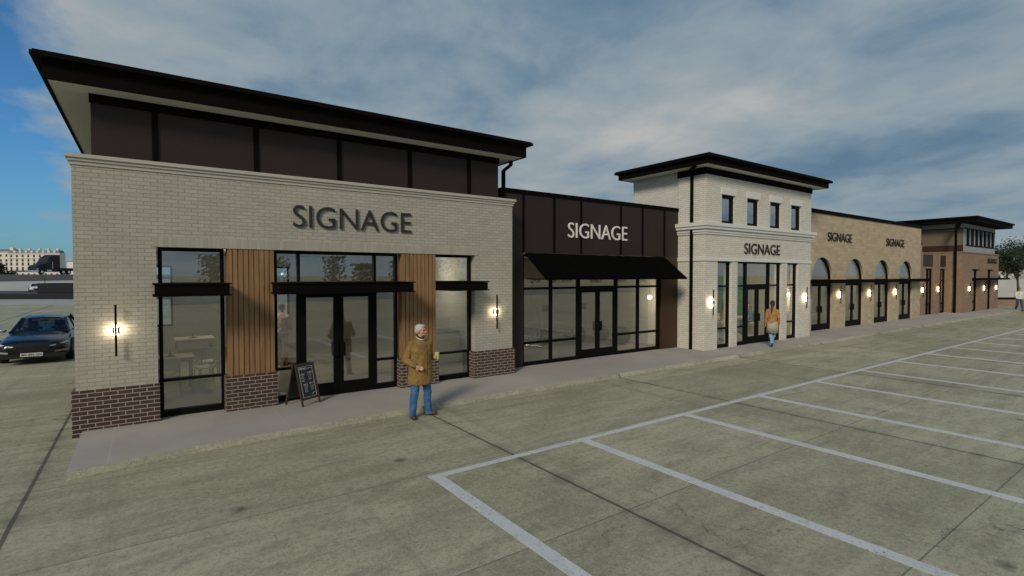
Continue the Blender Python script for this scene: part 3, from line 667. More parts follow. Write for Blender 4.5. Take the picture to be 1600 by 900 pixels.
for x0, x1 in ((40.35, 42.3), (43.65, 44.9)): MB().box(x0, x1, yl-0.03, yl, 3.25, 4.0).build('screen_panel', M['bronze'], E_)
MB().box(38.45, 45.0, yl+0.3, 17.7, -0.15, S+0.01).build('interior_floor', M['interior_floor'], E_)
MB().box(38.45, 45.0, yl+0.3, 17.7, 3.6, 3.7).build('ceiling', M['ceiling'], E_)
MB().box(45.3, 54.0, yE+0.3, 17.7, -0.15, S+0.01).build('interior_floor', M['interior_floor'], E_)
MB().box(45.3, 54.0, yE+0.3, 17.7, 3.5, 3.6).build('ceiling', M['ceiling'], E_)
window(E_, 41.05, 42.35, S, 3.1, yl+0.05, vs=((41.7, S, 3.1),), hs=((2.3, 41, 43), (0.76, 41, 43)), fw=0.09)
window(E_, 43.6, 44.95, S, 3.1, yl+0.05, vs=((44.25, S, 3.1),), hs=((2.3, 43, 45), (0.76, 43, 45)), fw=0.09)
window(E_, 47.5, 48.65, S, 3.1, yE+0.06, hs=((2.3, 47, 49), (0.76, 47, 49)), fw=0.10); window(E_, 51.3, 52.25, S, 3.1, yE+0.06, hs=((2.3, 51, 53), (0.76, 51, 53)), fw=0.10)
canopy(E_, 47.4, 54.6, 10.15, 10.8, 2.33, 2.47)
for x0, x1 in ((47.3, 49.1), (51.1, 52.7)): MB().box(x0, x1, yE-0.12, yE, 3.1, 3.2).build('window_head', M['brick_brown'], E_)
MB().box(46.1, 54.1, 11.0, 17.5, 4.2, 6.27).build('upper_wall', M['grey_panel'], E_)
MB().box(46.07, 46.1, 11.0, 17.5, 4.75, 5.9).build('side_panel', M['cream'], E_)
MB().box(46.06, 46.1, 11.0, 17.5, 4.28, 4.75).build('side_base', M['bronze_brown'], E_)
MB().box(46.05, 46.1, 10.99, 17.5, 5.9, 5.95).build('side_trim', M['roof_black'], E_)
m = MB(); m.box(46.6, 53.8, 10.96, 11.0, 4.72, 4.8); m.box(46.2, 54.1, 10.96, 11.0, 5.9, 5.97)
for i in range(7): x = 47.0+i*1.05; m.box(x-0.2, x+0.2, 10.93, 11.0, 4.8, 5.9)
m.build('louvre', M['black'], E_)
roof_plate(E_, 45.0, 54.75, 10.0, 17.9, 6.25, 6.5, 6.6, 0.1, soff='roof_black')
MB().box(38.5, 45.0, 13.0, 17.6, 4.0, 4.85).build('parapet', M['grey_panel'], E_); MB().box(38.45, 45.0, 12.97, 17.6, 4.85, 4.93).build('parapet_cap', M['roof_black'], E_)
downspout(E_, [(45.05, 11.05, 6.27), (44.92, 11.12, 5.9), (44.92, 11.12, S)], 0.06)
downspout(E_, [(45.6, 11.05, 6.27), (45.3, 11.1, 5.9), (44.92, 11.12, 5.6)], 0.045)

# ================================================================== SIGNS
def sign(x0, x1, z0, z1, y, mat, label, depth=0.032):
    t = thing('sign', label, 'sign', (x0, y, z0), 0, 'raised SIGNAGE letter signs')
    cu = bpy.data.curves.new('txt', 'FONT'); cu.body = 'SIGNAGE'; cu.extrude = 0.5; cu.resolution_u = 5; cu.offset = -0.006
    to = bpy.data.objects.new('txt', cu); COL.objects.link(to)
    dg = bpy.context.evaluated_depsgraph_get(); me = bpy.data.meshes.new_from_object(to.evaluated_get(dg)); bpy.data.objects.remove(to)
    xs = [v.co.x for v in me.vertices]; ys = [v.co.y for v in me.vertices]; zs_ = [v.co.z for v in me.vertices]
    ax, bx, ay, by, az, bz = min(xs), max(xs), min(ys), max(ys), min(zs_), max(zs_)
    bm = bmesh.new(); bm.from_mesh(me)
    for v in bm.verts:
        u, w_, d = (v.co.x-ax)/(bx-ax), (v.co.y-ay)/(by-ay), (v.co.z-az)/(bz-az)
        v.co = (u*(x1-x0), -0.012-d*depth, w_*(z1-z0))
    bmesh.ops.remove_doubles(bm, verts=bm.verts, dist=1e-5)
    bm.verts.ensure_lookup_table(); seen = set(); isl = []
    for v in bm.verts:
        if v.index in seen: continue
        st = [v]; comp = []; seen.add(v.index)
        while st:
            q = st.pop(); comp.append(q)
            for e in q.link_edges:
                o2 = e.other_vert(q)
                if o2.index not in seen: seen.add(o2.index); st.append(o2)
        isl.append(comp)
    isl.sort(key=lambda c: min(v.co.x for v in c))
    for comp in isl:
        vi = {v.index: i for i, v in enumerate(comp)}
        fs = {f for v in comp for f in v.link_faces}
        mm = bpy.data.meshes.new('letter'); mm.from_pydata([v.co[:] for v in comp], [], [[vi[v.index] for v in f.verts] for f in fs]); mm.materials.append(mat)
        lo = bpy.data.objects.new('letter', mm); COL.objects.link(lo); lo.parent = t
    bm.free(); bpy.data.meshes.remove(me)
    return t
sign(2.42, 4.95, 3.62, 4.06, Y0, M['sign_black'], 'large black SIGNAGE lettering on the pale brick shop with timber piers')
sign(10.2, 12.74, 3.77, 4.22, 11.5, M['sign_white'], 'white SIGNAGE lettering on the dark metal shop above its awning')
sign(17.74, 20.24, 3.44, 3.83, yt, M['sign_black'], 'black SIGNAGE lettering on the white brick tower below its cornice')
sign(26.05, 28.65, 4.27, 4.69, yd, M['sign_black'], 'black SIGNAGE lettering on the sandstone shop, nearer the white tower')
sign(33.0, 35.6, 4.27, 4.69, yd, M['sign_black'], 'black SIGNAGE lettering on the sandstone shop, nearer its far end')
sign(51.1, 53.7, 3.55, 3.92, yE, M['sign_black'], 'black SIGNAGE lettering on brown brick over the farthest shop window')

# ================================================================== WALL LAMPS
def wall_lamp(x, y, label, glow=False, e=2.6, zc=1.73):
    t = thing('wall_lamp', label, 'wall lamp', (x, y, zc), 0, 'wall lamps along the shopfronts')
    MB().box(-0.016, 0.016, -0.125, -0.095, -0.43, 0.43).build('bar', M['black'], t, local=True, bevel=0.003)
    br = MB(); br.box(-0.045, 0.045, -0.02, -0.002, -0.06, 0.06); br.box(-0.012, 0.012, -0.095, -0.02, -0.03, 0.03)
    br.box(-0.036, -0.020, -0.13, -0.09, -0.05, 0.05); br.box(0.020, 0.036, -0.13, -0.09, -0.05, 0.05)
    br.build('bracket', M['black'], t, local=True)
    gl = MB()
    if glow: gl.box(-0.034, -0.014, -0.08, -0.04, -0.15, 0.15); gl.box(0.014, 0.034, -0.08, -0.04, -0.15, 0.15)
    else: gl.box(-0.032, -0.014, -0.075, -0.045, -0.09, 0.09); gl.box(0.014, 0.032, -0.075, -0.045, -0.09, 0.09)
    gl.build('light_strip', M['lamp_glow'], t, local=True)
    for sx in (-0.075, 0.075):
        L = bpy.data.lights.new('lamp_light', 'POINT'); L.energy = e*0.5; L.color = (1.0, 0.80, 0.55); L.shadow_soft_size = 0.03
        lo = bpy.data.objects.new('lamp_light', L); COL.objects.link(lo); lo.parent = t; lo.location = (sx, -0.10, 0.0)
wall_lamp(-0.41, Y0, 'slim black bar lamp glowing on pale brick left of the nearest shop window')
wall_lamp(7.25, Y0, 'slim black bar lamp glowing on pale brick beside the dark metal shop')
wall_lamp(15.72, yt, 'glowing bar lamp on the near pier of the white brick tower', True, 2.3)
wall_lamp(22.3, yt, 'glowing bar lamp on the far pier of the white brick tower', True, 2.3)
wall_lamp(27.3, yd, 'glowing bar lamp between the first and second arches of the sandstone shop', True, 2.3)
wall_lamp(30.83, yd, 'glowing bar lamp between the second and third arches of the sandstone shop', True, 2.3)
wall_lamp(34.3, yd, 'glowing bar lamp between the third and fourth arches of the sandstone shop', True, 2.3)
wall_lamp(40.0, yl-0.1, 'glowing bar lamp on brown brick just past the end of the sandstone shop', True, 2.3)
wall_lamp(42.95, yl-0.1, 'glowing bar lamp between two narrow windows of the brown brick wall', True, 2.3)
wall_lamp(46.6, yE, 'glowing bar lamp left of the windows of the far brown brick block', True, 2.3)
wall_lamp(50.2, yE, 'glowing bar lamp between the windows of the far brown brick block', True, 2.3)
wall_lamp(53.5, yE, 'glowing bar lamp right of the windows of the far brown brick block', True, 2.3)

def pendant(x, y, z, top, label, en=18):
    t = thing('pendant_lamp', label, 'pendant lamp', (x, y, top), 0, 'globe pendant lamps inside the shops')
    MB().bar((0,0,0), (0,0,z-top+0.07), 0.008, n=6).build('cord', M['black'], t, local=True)
    MB().ball((0,0,z-top), (0.075,)*3, 16).build('globe', M['lamp_glow'], t, local=True, smooth=True)
    L = bpy.data.lights.new('lamp_light', 'POINT'); L.energy = en; L.color = (1.0, 0.84, 0.62); L.shadow_soft_size = 0.04
    lo = bpy.data.objects.new('lamp_light', L); COL.objects.link(lo); lo.parent = t; lo.location = (0, 0, z-top-0.13)
pendant(14.5, 12.0, 1.88, 3.35, 'lit globe pendant hanging on a cord inside the dark metal shop')
pendant(22.15, 10.95, 1.84, 3.35, 'lit globe pendant hanging behind the right window of the white tower')

pendant(2.2, 15.6, 2.75, 3.35, 'added fill globe pendant hidden behind the nearer timber pier of the nearest shop', 52)  # added lamp, kept behind the pier, to brighten the nearest shop's room
pendant(6.7, 13.95, 2.75, 3.35, 'added fill globe pendant hidden behind the farther timber pier of the nearest shop', 26)  # second added lamp for the same room, behind the other pier
pendant(10.15, 16.0, 2.5, 3.35, 'added fill globe pendant deep inside the dark metal shop', 28)  # added to lift the dark shop's interior, no known fitting here
pendant(35.8, 14.6, 2.5, 3.7, 'added fill globe pendant inside the sandstone shop hidden behind its first pier', 45)  # added out of sight to light the rooms behind the arches
pendant(29.4, 16.0, 2.9, 3.7, 'added fill globe pendant deep inside the sandstone shop hidden behind the white tower', 38)  # another added fill lamp for the sandstone interior, screened by the tower
pendant(19.78, 12.0, 2.7, 3.35, 'added fill globe pendant inside the white tower hidden behind its left inner pier', 36)  # added behind the pilaster to brighten the tower's ground floor
pendant(44.3, 12.7, 1.84, 3.6, 'lit globe pendant behind the narrow windows of the brown brick wall', 30)
pendant(48.35, 11.9, 1.84, 3.5, 'lit globe pendant behind the nearer window of the brown brick block', 25)
pendant(52.0, 11.9, 1.84, 3.5, 'lit globe pendant behind the farther window of the brown brick block', 25)

# ================================================================== INTERIOR FURNITURE
cafe = []
def table(x, y, h, label, wdt=0.75, dep=0.7):
    t = thing('table', label, 'table', (x, y, S+0.012), 0, 'cafe tables inside the nearest shop')
    MB().box(-wdt/2, wdt/2, -dep/2, dep/2, h-0.04, h).build('tabletop', M['table_wood'], t, local=True, bevel=0.004)
    for sx in (-1, 1):
        for sy in (-1, 1): MB().bar((sx*(wdt/2-0.06), sy*(dep/2-0.06), 0), (sx*(wdt/2-0.06), sy*(dep/2-0.06), h-0.04), 0.02, n=8).build('leg', M['steel'], t, local=True)
    ap = MB(); ap.box(-wdt/2+0.06, wdt/2-0.06, -dep/2+0.05, -dep/2+0.07, h-0.1, h-0.04); ap.box(-wdt/2+0.06, wdt/2-0.06, dep/2-0.07, dep/2-0.05, h-0.1, h-0.04); ap.build('apron', M['table_wood'], t, local=True)
    return t
def chair(x, y, rz, label):
    t = thing('chair', label, 'chair', (x, y, S+0.012), rz, 'white cafe chairs at the tables')
    MB().box(-0.21, 0.21, -0.21, 0.21, 0.44, 0.47).build('seat', M['white_plastic'], t, local=True, bevel=0.01)
    m = MB(); r0 = [(-0.2+0.4*i/8, 0.20+0.05*(1-((i-4)/4)**2), z) for z in (0,) for i in range(9)]
    rings = []
    for z, yo in ((0.56, 0.0), (0.68, 0.02), (0.82, 0.05)):
        front = [(-0.2+0.4*i/8, 0.20+yo+0.04*(1-((i-4)/4)**2), z) for i in range(9)]; back = [(px, py+0.018, pz) for px, py, pz in front[::-1]]
        rings.append(front+back)
    m.loft(rings); m.build('backrest', M['white_plastic'], t, local=True, smooth=False)
    for sx in (-1, 1):
        MB().bar((sx*0.18, -0.18, 0.44), (sx*0.21, -0.22, 0), 0.012, n=8).build('leg', M['steel'], t, local=True)
        MB().path([(sx*0.21, 0.23, 0), (sx*0.18, 0.19, 0.44), (sx*0.18, 0.235, 0.6)], 0.012, n=8).build('leg', M['steel'], t, local=True)
    return t
def condiments(x, y, z, label):
    t = thing('condiment_set', label, 'condiment set', (x, y, z), 0, 'condiment sets on the cafe tables')
    MB().lathe([(0.09, 0), (0.1, 0.015), (0.08, 0.018)]).build('tray', M['interior_dark'], t, local=True)
    MB().lathe([(0.022, 0.018), (0.024, 0.1), (0.01, 0.13), (0.01, 0.17)], (0.0, 0.0, 0), 14).build('bottle', M['steel'], t, local=True, smooth=True)
    MB().lathe([(0.02, 0.018), (0.02, 0.07), (0.012, 0.08)], (0.05, 0.01, 0), 14).build('shaker', M['white_plastic'], t, local=True, smooth=True)
table(0.42, 13.55, 0.76, 'cafe table close to the nearest shop window', 0.9, 0.75)
table(0.98, 15.1, 0.98, 'taller cafe table deeper inside the nearest shop', 0.85, 0.7)
condiments(0.42, 13.5, S+0.772, 'condiment tray with a steel bottle on the table close to the window')
condiments(0.95, 15.05, S+0.992, 'condiment tray with a steel bottle on the taller table deeper inside')
chair(0.38, 12.95, R(180), 'white chair with its back to the nearest shop window')
chair(1.12, 13.6, R(-75), 'white chair side on at the right of the table near the window')
chair(1.25, 14.5, R(180), 'white chair in front of the taller table deeper inside')
chair(0.42, 14.25, R(5), 'white chair on the far side of the table near the window')
ct = thing('service_counter', 'white boxy counter with a glass case behind the right window of the nearest shop', 'counter', (7.0, 13.6, S+0.012))
MB().box(6.3, 7.5, 13.2, 13.9, S+0.012, 1.0).build('body', M['interior_wall'], ct); MB().box(6.27, 7.5, 13.15, 13.95, 1.0, 1.04).build('worktop', M['interior_dark'], ct)
MB().box(6.5, 7.3, 13.4, 13.8, 1.04, 1.4).build('glass_case', M['glass'], ct)

def bike(x, y, rz, label):
    t = thing('exercise_machine', label, 'exercise machine', (x, y, S+0.012), rz, 'exercise machines inside the dark metal shop')
    m = MB(); m.bar((0, 0.55, 0.04), (0, -0.6, 0.04), 0.035); m.bar((-0.25, 0.5, 0.04), (0.25, 0.5, 0.04), 0.03); m.bar((-0.25, -0.55, 0.04), (0.25, -0.55, 0.04), 0.03)
    m.bar((0, -0.35, 0.05), (0, -0.42, 1.35), 0.04); m.bar((0, 0.25, 0.05), (0, 0.2, 0.55), 0.035); m.build('frame', M['steel'], t, local=True)
    w = MB(); w.bar((-0.04, -0.35, 0.38), (0.04, -0.35, 0.38), 0.28, n=24); w.build('flywheel', M['rubber'], t, local=True)
    for sx in (-1, 1):
        MB().path([(sx*0.2, 0.3, 0.25), (sx*0.2, -0.3, 0.4), (sx*0.22, -0.35, 0.95), (sx*0.24, -0.18, 1.55)], 0.02, 8).build('arm_lever', M['steel'], t, local=True)
        MB().box(sx*0.2-0.07, sx*0.2+0.07, 0.15, 0.45, 0.25, 0.29).build('pedal', M['rubber'], t, local=True)
    MB().box(-0.16, 0.16, -0.46, -0.4, 1.3, 1.52).build('console', M['black'], t, local=True)
bike(9.55, 13.9, R(20), 'cross trainer behind the leftmost pane of the dark metal shop')
bike(11.2, 14.3, R(15), 'cross trainer behind the second pane left of the gym doors')
bike(13.0, 14.2, R(-10), 'cross trainer behind the gym double doors')
def ball_(x, y, r, label):
    tag(MB().ball((x, y, S+0.012+r), (r, r, r), 28).build('exercise_ball', M['seat_grey'], None, smooth=True), label, 'exercise ball', 'dark exercise balls on the gym floor')
ball_(14.45, 14.3, 0.30, 'smaller dark ball on the gym floor right of the doors'); ball_(14.25, 13.1, 0.34, 'larger dark ball on the gym floor near the right panes')
t = thing('table', 'small round table behind the white tower glass doors', 'table', (20.95, 12.5, S+0.012))
MB().lathe([(0.4, 0.72), (0.4, 0.75)], n=28).build('tabletop', M['white_plastic'], t, local=True); MB().bar((0,0,0.02), (0,0,0.72), 0.03).build('column', M['steel'], t, local=True); MB().lathe([(0.25, 0), (0.25, 0.015), (0.04, 0.03)]).build('base', M['steel'], t, local=True)
ch2 = chair(21.7, 12.5, R(-92), 'white chair under the seated woman inside the white tower'); ch2['group'] = 'chairs inside the white tower'
ch3 = chair(21.0, 13.3, R(5), 'empty white chair behind the round table inside the white tower'); ch3['group'] = 'chairs inside the white tower'

# ================================================================== PEOPLE
def ell(c, rx, ry, z, n=28): return [(c[0]+rx*math.cos(2*math.pi*i/n), c[1]+ry*math.sin(2*math.pi*i/n), z) for i in range(n)]
def rotz(v, a): return Vector((v[0]*math.cos(a)-v[1]*math.sin(a), v[0]*math.sin(a)+v[1]*math.cos(a), v[2]))
def hand(mb, wrist, d, side_v, curl=0.5, thumb_side=1, sc=1.0):
    """palm, four unequal bent fingers and a thumb from the side of the palm; d: hand direction, side_v: across the knuckles"""
    w = Vector(wrist); d = Vector(d).normalized(); sv = Vector(side_v); sv = (sv - d*sv.dot(d)).normalized(); nv = d.cross(sv)
    pal = w + d*0.05*sc
    mb.capsule(w, 0.024*sc, pal + d*0.02*sc, 0.026*sc, 10)
    for i, ln in enumerate((0.066, 0.076, 0.071, 0.055)):
        o = (i-1.5)*0.0195*sc; k = w + d*0.085*sc + sv*o; mb.capsule(w + d*0.03*sc + sv*o*0.7, 0.012*sc, k, 0.0105*sc, 8)
        a = curl*0.9; m1 = k + (d*math.cos(a) + nv*math.sin(a))*ln*0.5*sc
        a2 = curl*2.0; m2 = m1 + (d*math.cos(a2) + nv*math.sin(a2))*ln*0.5*sc
        mb.capsule(k, 0.0100*sc, m1, 0.0092*sc, 8); mb.capsule(m1, 0.0092*sc, m2, 0.0078*sc, 8)
    t0 = w + d*0.02*sc - sv*0.022*thumb_side*sc; t1 = t0 + (d*0.6 - sv*0.75*thumb_side + nv*0.3*curl).normalized()*0.04*sc; t2 = t1 + (d*0.9 + nv*0.5*curl).normalized()*0.032*sc
    mb.capsule(t0, 0.014*sc, t1, 0.011*sc, 8); mb.capsule(t1, 0.011*sc, t2, 0.009*sc, 8)
def head_prims(mb, c, yaw, sc=1.0, pitch=0.0):
    """c: neck pivot at the base of the skull; face looks to local -y before the turn"""
    def P(x, y, z): return Vector(c) + rotz(Vector((x, y, z))*sc, yaw)
    rt = Euler((0, 0, yaw))
    def b(x, y, z, r, n=16): mb.ball(P(x, y, z), tuple(k*sc for k in r), n, rt)
    b(0, 0.005, 0.115, (0.074, 0.094, 0.088)); b(0, -0.03, 0.05, (0.056, 0.062, 0.066)); b(0, -0.066, 0.012, (0.030, 0.026, 0.022))
    b(0, -0.078, 0.115, (0.05, 0.018, 0.012)); b(0.045, -0.06, 0.065, (0.022, 0.022, 0.022)); b(-0.045, -0.06, 0.065, (0.022, 0.022, 0.022))
    mb.capsule(P(0, -0.088, 0.098), 0.010*sc, P(0, -0.108, 0.064), 0.0145*sc, 10); b(0, -0.084, 0.034, (0.024, 0.012, 0.011))
    for s in (-1, 1): b(s*0.076, 0.012, 0.08, (0.010, 0.020, 0.032))
    return P
def person(label, loc, rz, skin, hair, hairm, J, tops, legs, shoes, head_yaw=0.0, height=1.0, extra=None, hem=None, group=None):
    """J: joints in metres for a 1.75 m adult facing -y; tops/legs: (material, ...) ; each garment is a child"""
    bm_ = MB(); hd = J['head']; nk = J['neck']
    bm_.capsule(nk, 0.056, hd, 0.052, 14); P = head_prims(bm_, hd, head_yaw)
    pel = Vector(J['pelvis']); bm_.capsule(pel, 0.10, Vector(nk) - Vector((0, 0, 0.12)), 0.10, 14); bm_.capsule(Vector(nk)-Vector((0, 0, 0.14)), 0.09, nk, 0.055, 12)
    for s in ('r', 'l'):
        sh, el, wr = J['arm_'+s][:3]; bm_.capsule(sh, 0.042, el, 0.034, 10); bm_.capsule(el, 0.034, wr, 0.025, 10); bm_.capsule(Vector(nk)-Vector((0, 0, 0.12)), 0.06, sh, 0.045, 10)
        hand(bm_, wr, *J['arm_'+s][3:])
        hp, kn, an = J['leg_'+s][:3]; bm_.capsule(pel, 0.08, hp, 0.07, 10); bm_.capsule(hp, 0.062, kn, 0.046, 10); bm_.capsule(kn, 0.046, an, 0.034, 10)
    body = fuse(bm_, 'person', skin, None, 0.0065, 3)
    tag(body, label, 'person', group); body.location = loc; body.rotation_euler = (0, 0, rz); body.scale = (height,)*3
    # face
    e = MB()
    for s in (-1, 1): e.ball(P(s*0.031, -0.083, 0.095), (0.012, 0.008, 0.008), 10, Euler((0, 0, head_yaw)))
    e.build('eye', M['rubber'], body, local=True, smooth=True)
    br = MB()
    for s in (-1, 1): br.ball(P(s*0.032, -0.090, 0.117), (0.021, 0.007, 0.006), 10, Euler((0, 0, head_yaw)))
    br.build('eyebrow', hairm, body, local=True, smooth=True)
    MB().ball(P(0, -0.093, 0.034), (0.020, 0.006, 0.005), 10, Euler((0, 0, head_yaw))).build('mouth', M['shoe_brown'], body, local=True, smooth=True)
    h = MB(); rt = Euler((0, 0, head_yaw))
    def hb(x, y, z, r): h.ball(P(x, y, z), r, 18, rt)
    hb(0, 0.020, 0.138, (0.080, 0.096, 0.076)); hb(0, 0.048, 0.095, (0.074, 0.068, 0.075)); hb(0, -0.045, 0.178, (0.056, 0.045, 0.026))
    for s in (-1, 1): hb(s*0.068, 0.018, 0.118, (0.016, 0.050, 0.038))
    if hair == 'long':
        hb(0, 0.07, 0.03, (0.07, 0.045, 0.08)); h.capsule(P(0.01, 0.10, 0.02), 0.045, P(0.04, 0.145, -0.14), 0.032, 12); h.capsule(P(0.04, 0.145, -0.14), 0.032, P(0.05, 0.15, -0.27), 0.014, 12)
    fuse(h, 'hair', hairm, body, 0.0075, 2)
    # trousers and shoes
    tr = MB(); tr.capsule(pel + Vector((0, 0, 0.08)), 0.10, pel, 0.11, 14); wd = legs[1]
    for s in ('r', 'l'):
        hp, kn, an = J['leg_'+s][:3]; tr.capsule(pel, 0.10, hp, 0.098*wd, 12); tr.capsule(hp, 0.098*wd, kn, 0.072*wd, 14); tr.capsule(kn, 0.072*wd, an, 0.060*wd, 14)
        a = Vector(an); tr.lathe([(0.058*wd, 0.0), (0.066*wd, -0.055), (0.064*wd, -0.06)], a, 16)
    fuse(tr, 'trousers', legs[0], body, 0.009, 3, fold=0.014)
    for s in ('r', 'l'):
        an, fd = Vector(J['leg_'+s][2]), Vector(J['leg_'+s][3]).normalized(); sm = MB(); z0 = min(an.z-0.075, an.z-0.07)
        heel = Vector((an.x, an.y, z0+0.035)) - fd*0.05; toe = heel + fd*0.19; toe.z += J['leg_'+s][4] if len(J['leg_'+s]) > 4 else -0.003
        sm.capsule(heel, 0.036, toe, 0.034, 12); sm.capsule(heel + fd*0.03, 0.040, toe - fd*0.03, 0.040, 12); sm.capsule(heel + Vector((0, 0, 0.05)), 0.038, heel, 0.036, 12)
        sm.hexa([heel - fd*0.03 + Vector((-0.02, 0, -0.035)), heel - fd*0.03 + Vector((0.02, 0, -0.035)), toe + Vector((0.02, 0, -0.034)), toe + Vector((-0.02, 0, -0.034)), heel - fd*0.03 + Vector((-0.02, 0, 0)), heel - fd*0.03 + Vector((0.02, 0, 0)), toe + Vector((0.02, 0, 0)), toe + Vector((-0.02, 0, 0))])
        fuse(sm, 'shoe', shoes, body, 0.008, 3)
    # top garment: rings from hem to neck, plus sleeves
    g = MB(); g.loft([ell((cx_, cy_), rx, ry, z) for z, cx_, cy_, rx, ry in tops['rings']])
    for s in ('r', 'l'):
        sh, el, wr = (Vector(q) for q in J['arm_'+s][:3]); k = tops.get('sleeve', 1.0)
        g.capsule(sh - Vector((0, 0, 0.012)), 0.070*k, el, 0.060*k, 14); g.capsule(Vector(J['neck']) - Vector((0, 0, 0.055)), 0.062*k, sh - Vector((0, 0, 0.012)), 0.066*k, 12); g.capsule(el, 0.060*k, el.lerp(wr, 0.88), 0.047*k, 14)
    top = fuse(g, tops.get('name', 'shirt'), tops['mat'], body, 0.008, 2, fold=0.016)
    if extra: extra(body, J, P)
    return body
def std(**kw):
    J = dict(pelvis=(0, 0, 0.93), neck=(0, 0.01, 1.46), head=(0, -0.015, 1.535),
             arm_r=((-0.19, 0.01, 1.385), (-0.235, 0.03, 1.10), (-0.23, -0.06, 0.86), (0, -0.15, -1), (0, 1, 0), 0.4, -1),
             arm_l=((0.19, 0.01, 1.385), (0.235, 0.03, 1.10), (0.23, -0.06, 0.86), (0, -0.15, -1), (0, 1, 0), 0.4, -1),
             leg_r=((-0.09, 0, 0.88), (-0.105, -0.01, 0.48), (-0.115, 0.02, 0.085), (-0.15, -1, 0)),
             leg_l=((0.09, 0, 0.88), (0.105, -0.01, 0.48), (0.115, 0.02, 0.085), (0.15, -1, 0)))
    J.update(kw); return J
# -- man in the tan coat
COAT = [(0.635, 0.0, 0.0, 0.252, 0.168), (0.66, 0, 0, 0.255, 0.170), (0.85, 0, 0, 0.240, 0.162), (1.00, 0, 0, 0.222, 0.152), (1.15, 0, 0, 0.215, 0.150), (1.28, 0, 0, 0.222, 0.150), (1.37, 0, 0.005, 0.215, 0.135), (1.425, 0, 0.01, 0.150, 0.105), (1.455, 0, 0.01, 0.095, 0.088)]
def tilt(rx, ry, z, n=28):                               # a neck ring that dips towards the front
    return [(x, y - 0.004, zz + (y if y < 0 else y*0.25)*0.55) for x, y, zz in ell((0, 0), rx, ry, z, n)]
def man_extra(b, J, P):
    c = MB(); c.loft([tilt(0.094, 0.092, 1.445), tilt(0.100, 0.098, 1.475), tilt(0.102, 0.100, 1.500), tilt(0.088, 0.088, 1.498), tilt(0.076, 0.078, 1.45)]); c.build('coat_collar', M['coat_tan'], b, local=True, smooth=True)
    c = MB(); c.loft([tilt(0.074, 0.078, 1.48), tilt(0.083, 0.084, 1.512), tilt(0.076, 0.078, 1.516), tilt(0.064, 0.068, 1.49)]); c.build('shirt_collar', M['white_cloth'], b, local=True, smooth=True)
    c = MB(); c.loft([tilt(0.062, 0.068, 1.475), tilt(0.071, 0.075, 1.540), tilt(0.055, 0.060, 1.535)]); c.build('scarf', M['scarf'], b, local=True, smooth=True)
    p = MB()
    ys = [(0.64, -0.174), (0.85, -0.166), (1.0, -0.156), (1.15, -0.154), (1.28, -0.153), (1.37, -0.136), (1.43, -0.100)]
    for (z0, y0), (z1, y1) in zip(ys, ys[1:]): p.hexa([(-0.03, y0-0.006, z0), (0.032, y0-0.006, z0), (0.032, y0+0.02, z0), (-0.03, y0+0.02, z0), (-0.03, y1-0.006, z1), (0.032, y1-0.006, z1), (0.032, y1+0.02, z1), (-0.03, y1+0.02, z1)])
    p.build('placket', M['coat_tan'], b, local=True)
    for s in (-1, 1):
        f = MB(); f.hexa([(s*0.09, -0.163, 0.93), (s*0.19, -0.115, 0.95), (s*0.19, -0.095, 0.95), (s*0.09, -0.14, 0.93), (s*0.09, -0.158, 1.0), (s*0.19, -0.108, 1.02), (s*0.19, -0.09, 1.02), (s*0.09, -0.135, 1.0)]); f.build('pocket_flap', M['coat_tan'], b, local=True)
    for s in ('r', 'l'):
        el, wr = Vector(J['arm_'+s][1]), Vector(J['arm_'+s][2]); MB().bar(el.lerp(wr, 0.72), el.lerp(wr, 0.93), 0.053, 0.051, 16).build('cuff', M['coat_tan'], b, local=True, smooth=False)
mj = std(arm_r=((-0.19, 0.01, 1.385), (-0.295, 0.055, 1.10), (-0.205, -0.150, 1.005), (0.75, -0.45, -0.45), (0.2, 0.2, 1), 0.45, 1),
         arm_l=((0.19, 0.01, 1.385), (0.272, 0.105, 1.12), (0.272, -0.045, 1.105), (0.0, -1, 0.15), (0, 0.15, 1), 0.95, -1),
         leg_r=((-0.10, 0, 0.88), (-0.135, -0.015, 0.48), (-0.165, 0.02, 0.085), (-0.35, -1, 0)), leg_l=((0.10, 0, 0.88), (0.15, -0.015, 0.48), (0.19, 0.02, 0.085), (0.75, -0.7, 0)))
MANX, MANY, MANR = 4.16, 8.80, R(10)
man = person('grey haired man in tan coat and jeans walking outside the nearest shop, holding a cup', (MANX, MANY, 0.0), MANR, M['skin'], 'short', M['hair_grey'], mj,
             dict(rings=COAT, mat=M['coat_tan'], name='coat', sleeve=1.03), (M['denim'], 1.0), M['shoe_brown'], head_yaw=R(32), extra=man_extra)
cp = rotz(Vector((0.300, -0.120, 0)), MANR)
cup = thing('cup', 'lime green takeaway cup in the hand of the man in the tan coat', 'cup', (MANX+cp.x, MANY+cp.y, 1.065))
MB().lathe([(0.030, 0), (0.032, 0.004), (0.042, 0.118)], n=24).build('cup_body', M['cup'], cup, local=True, smooth=False)
MB().lathe([(0.045, 0.118), (0.045, 0.126), (0.039, 0.136), (0.037, 0.136)], n=24).build('lid', M['cup'], cup, local=True)
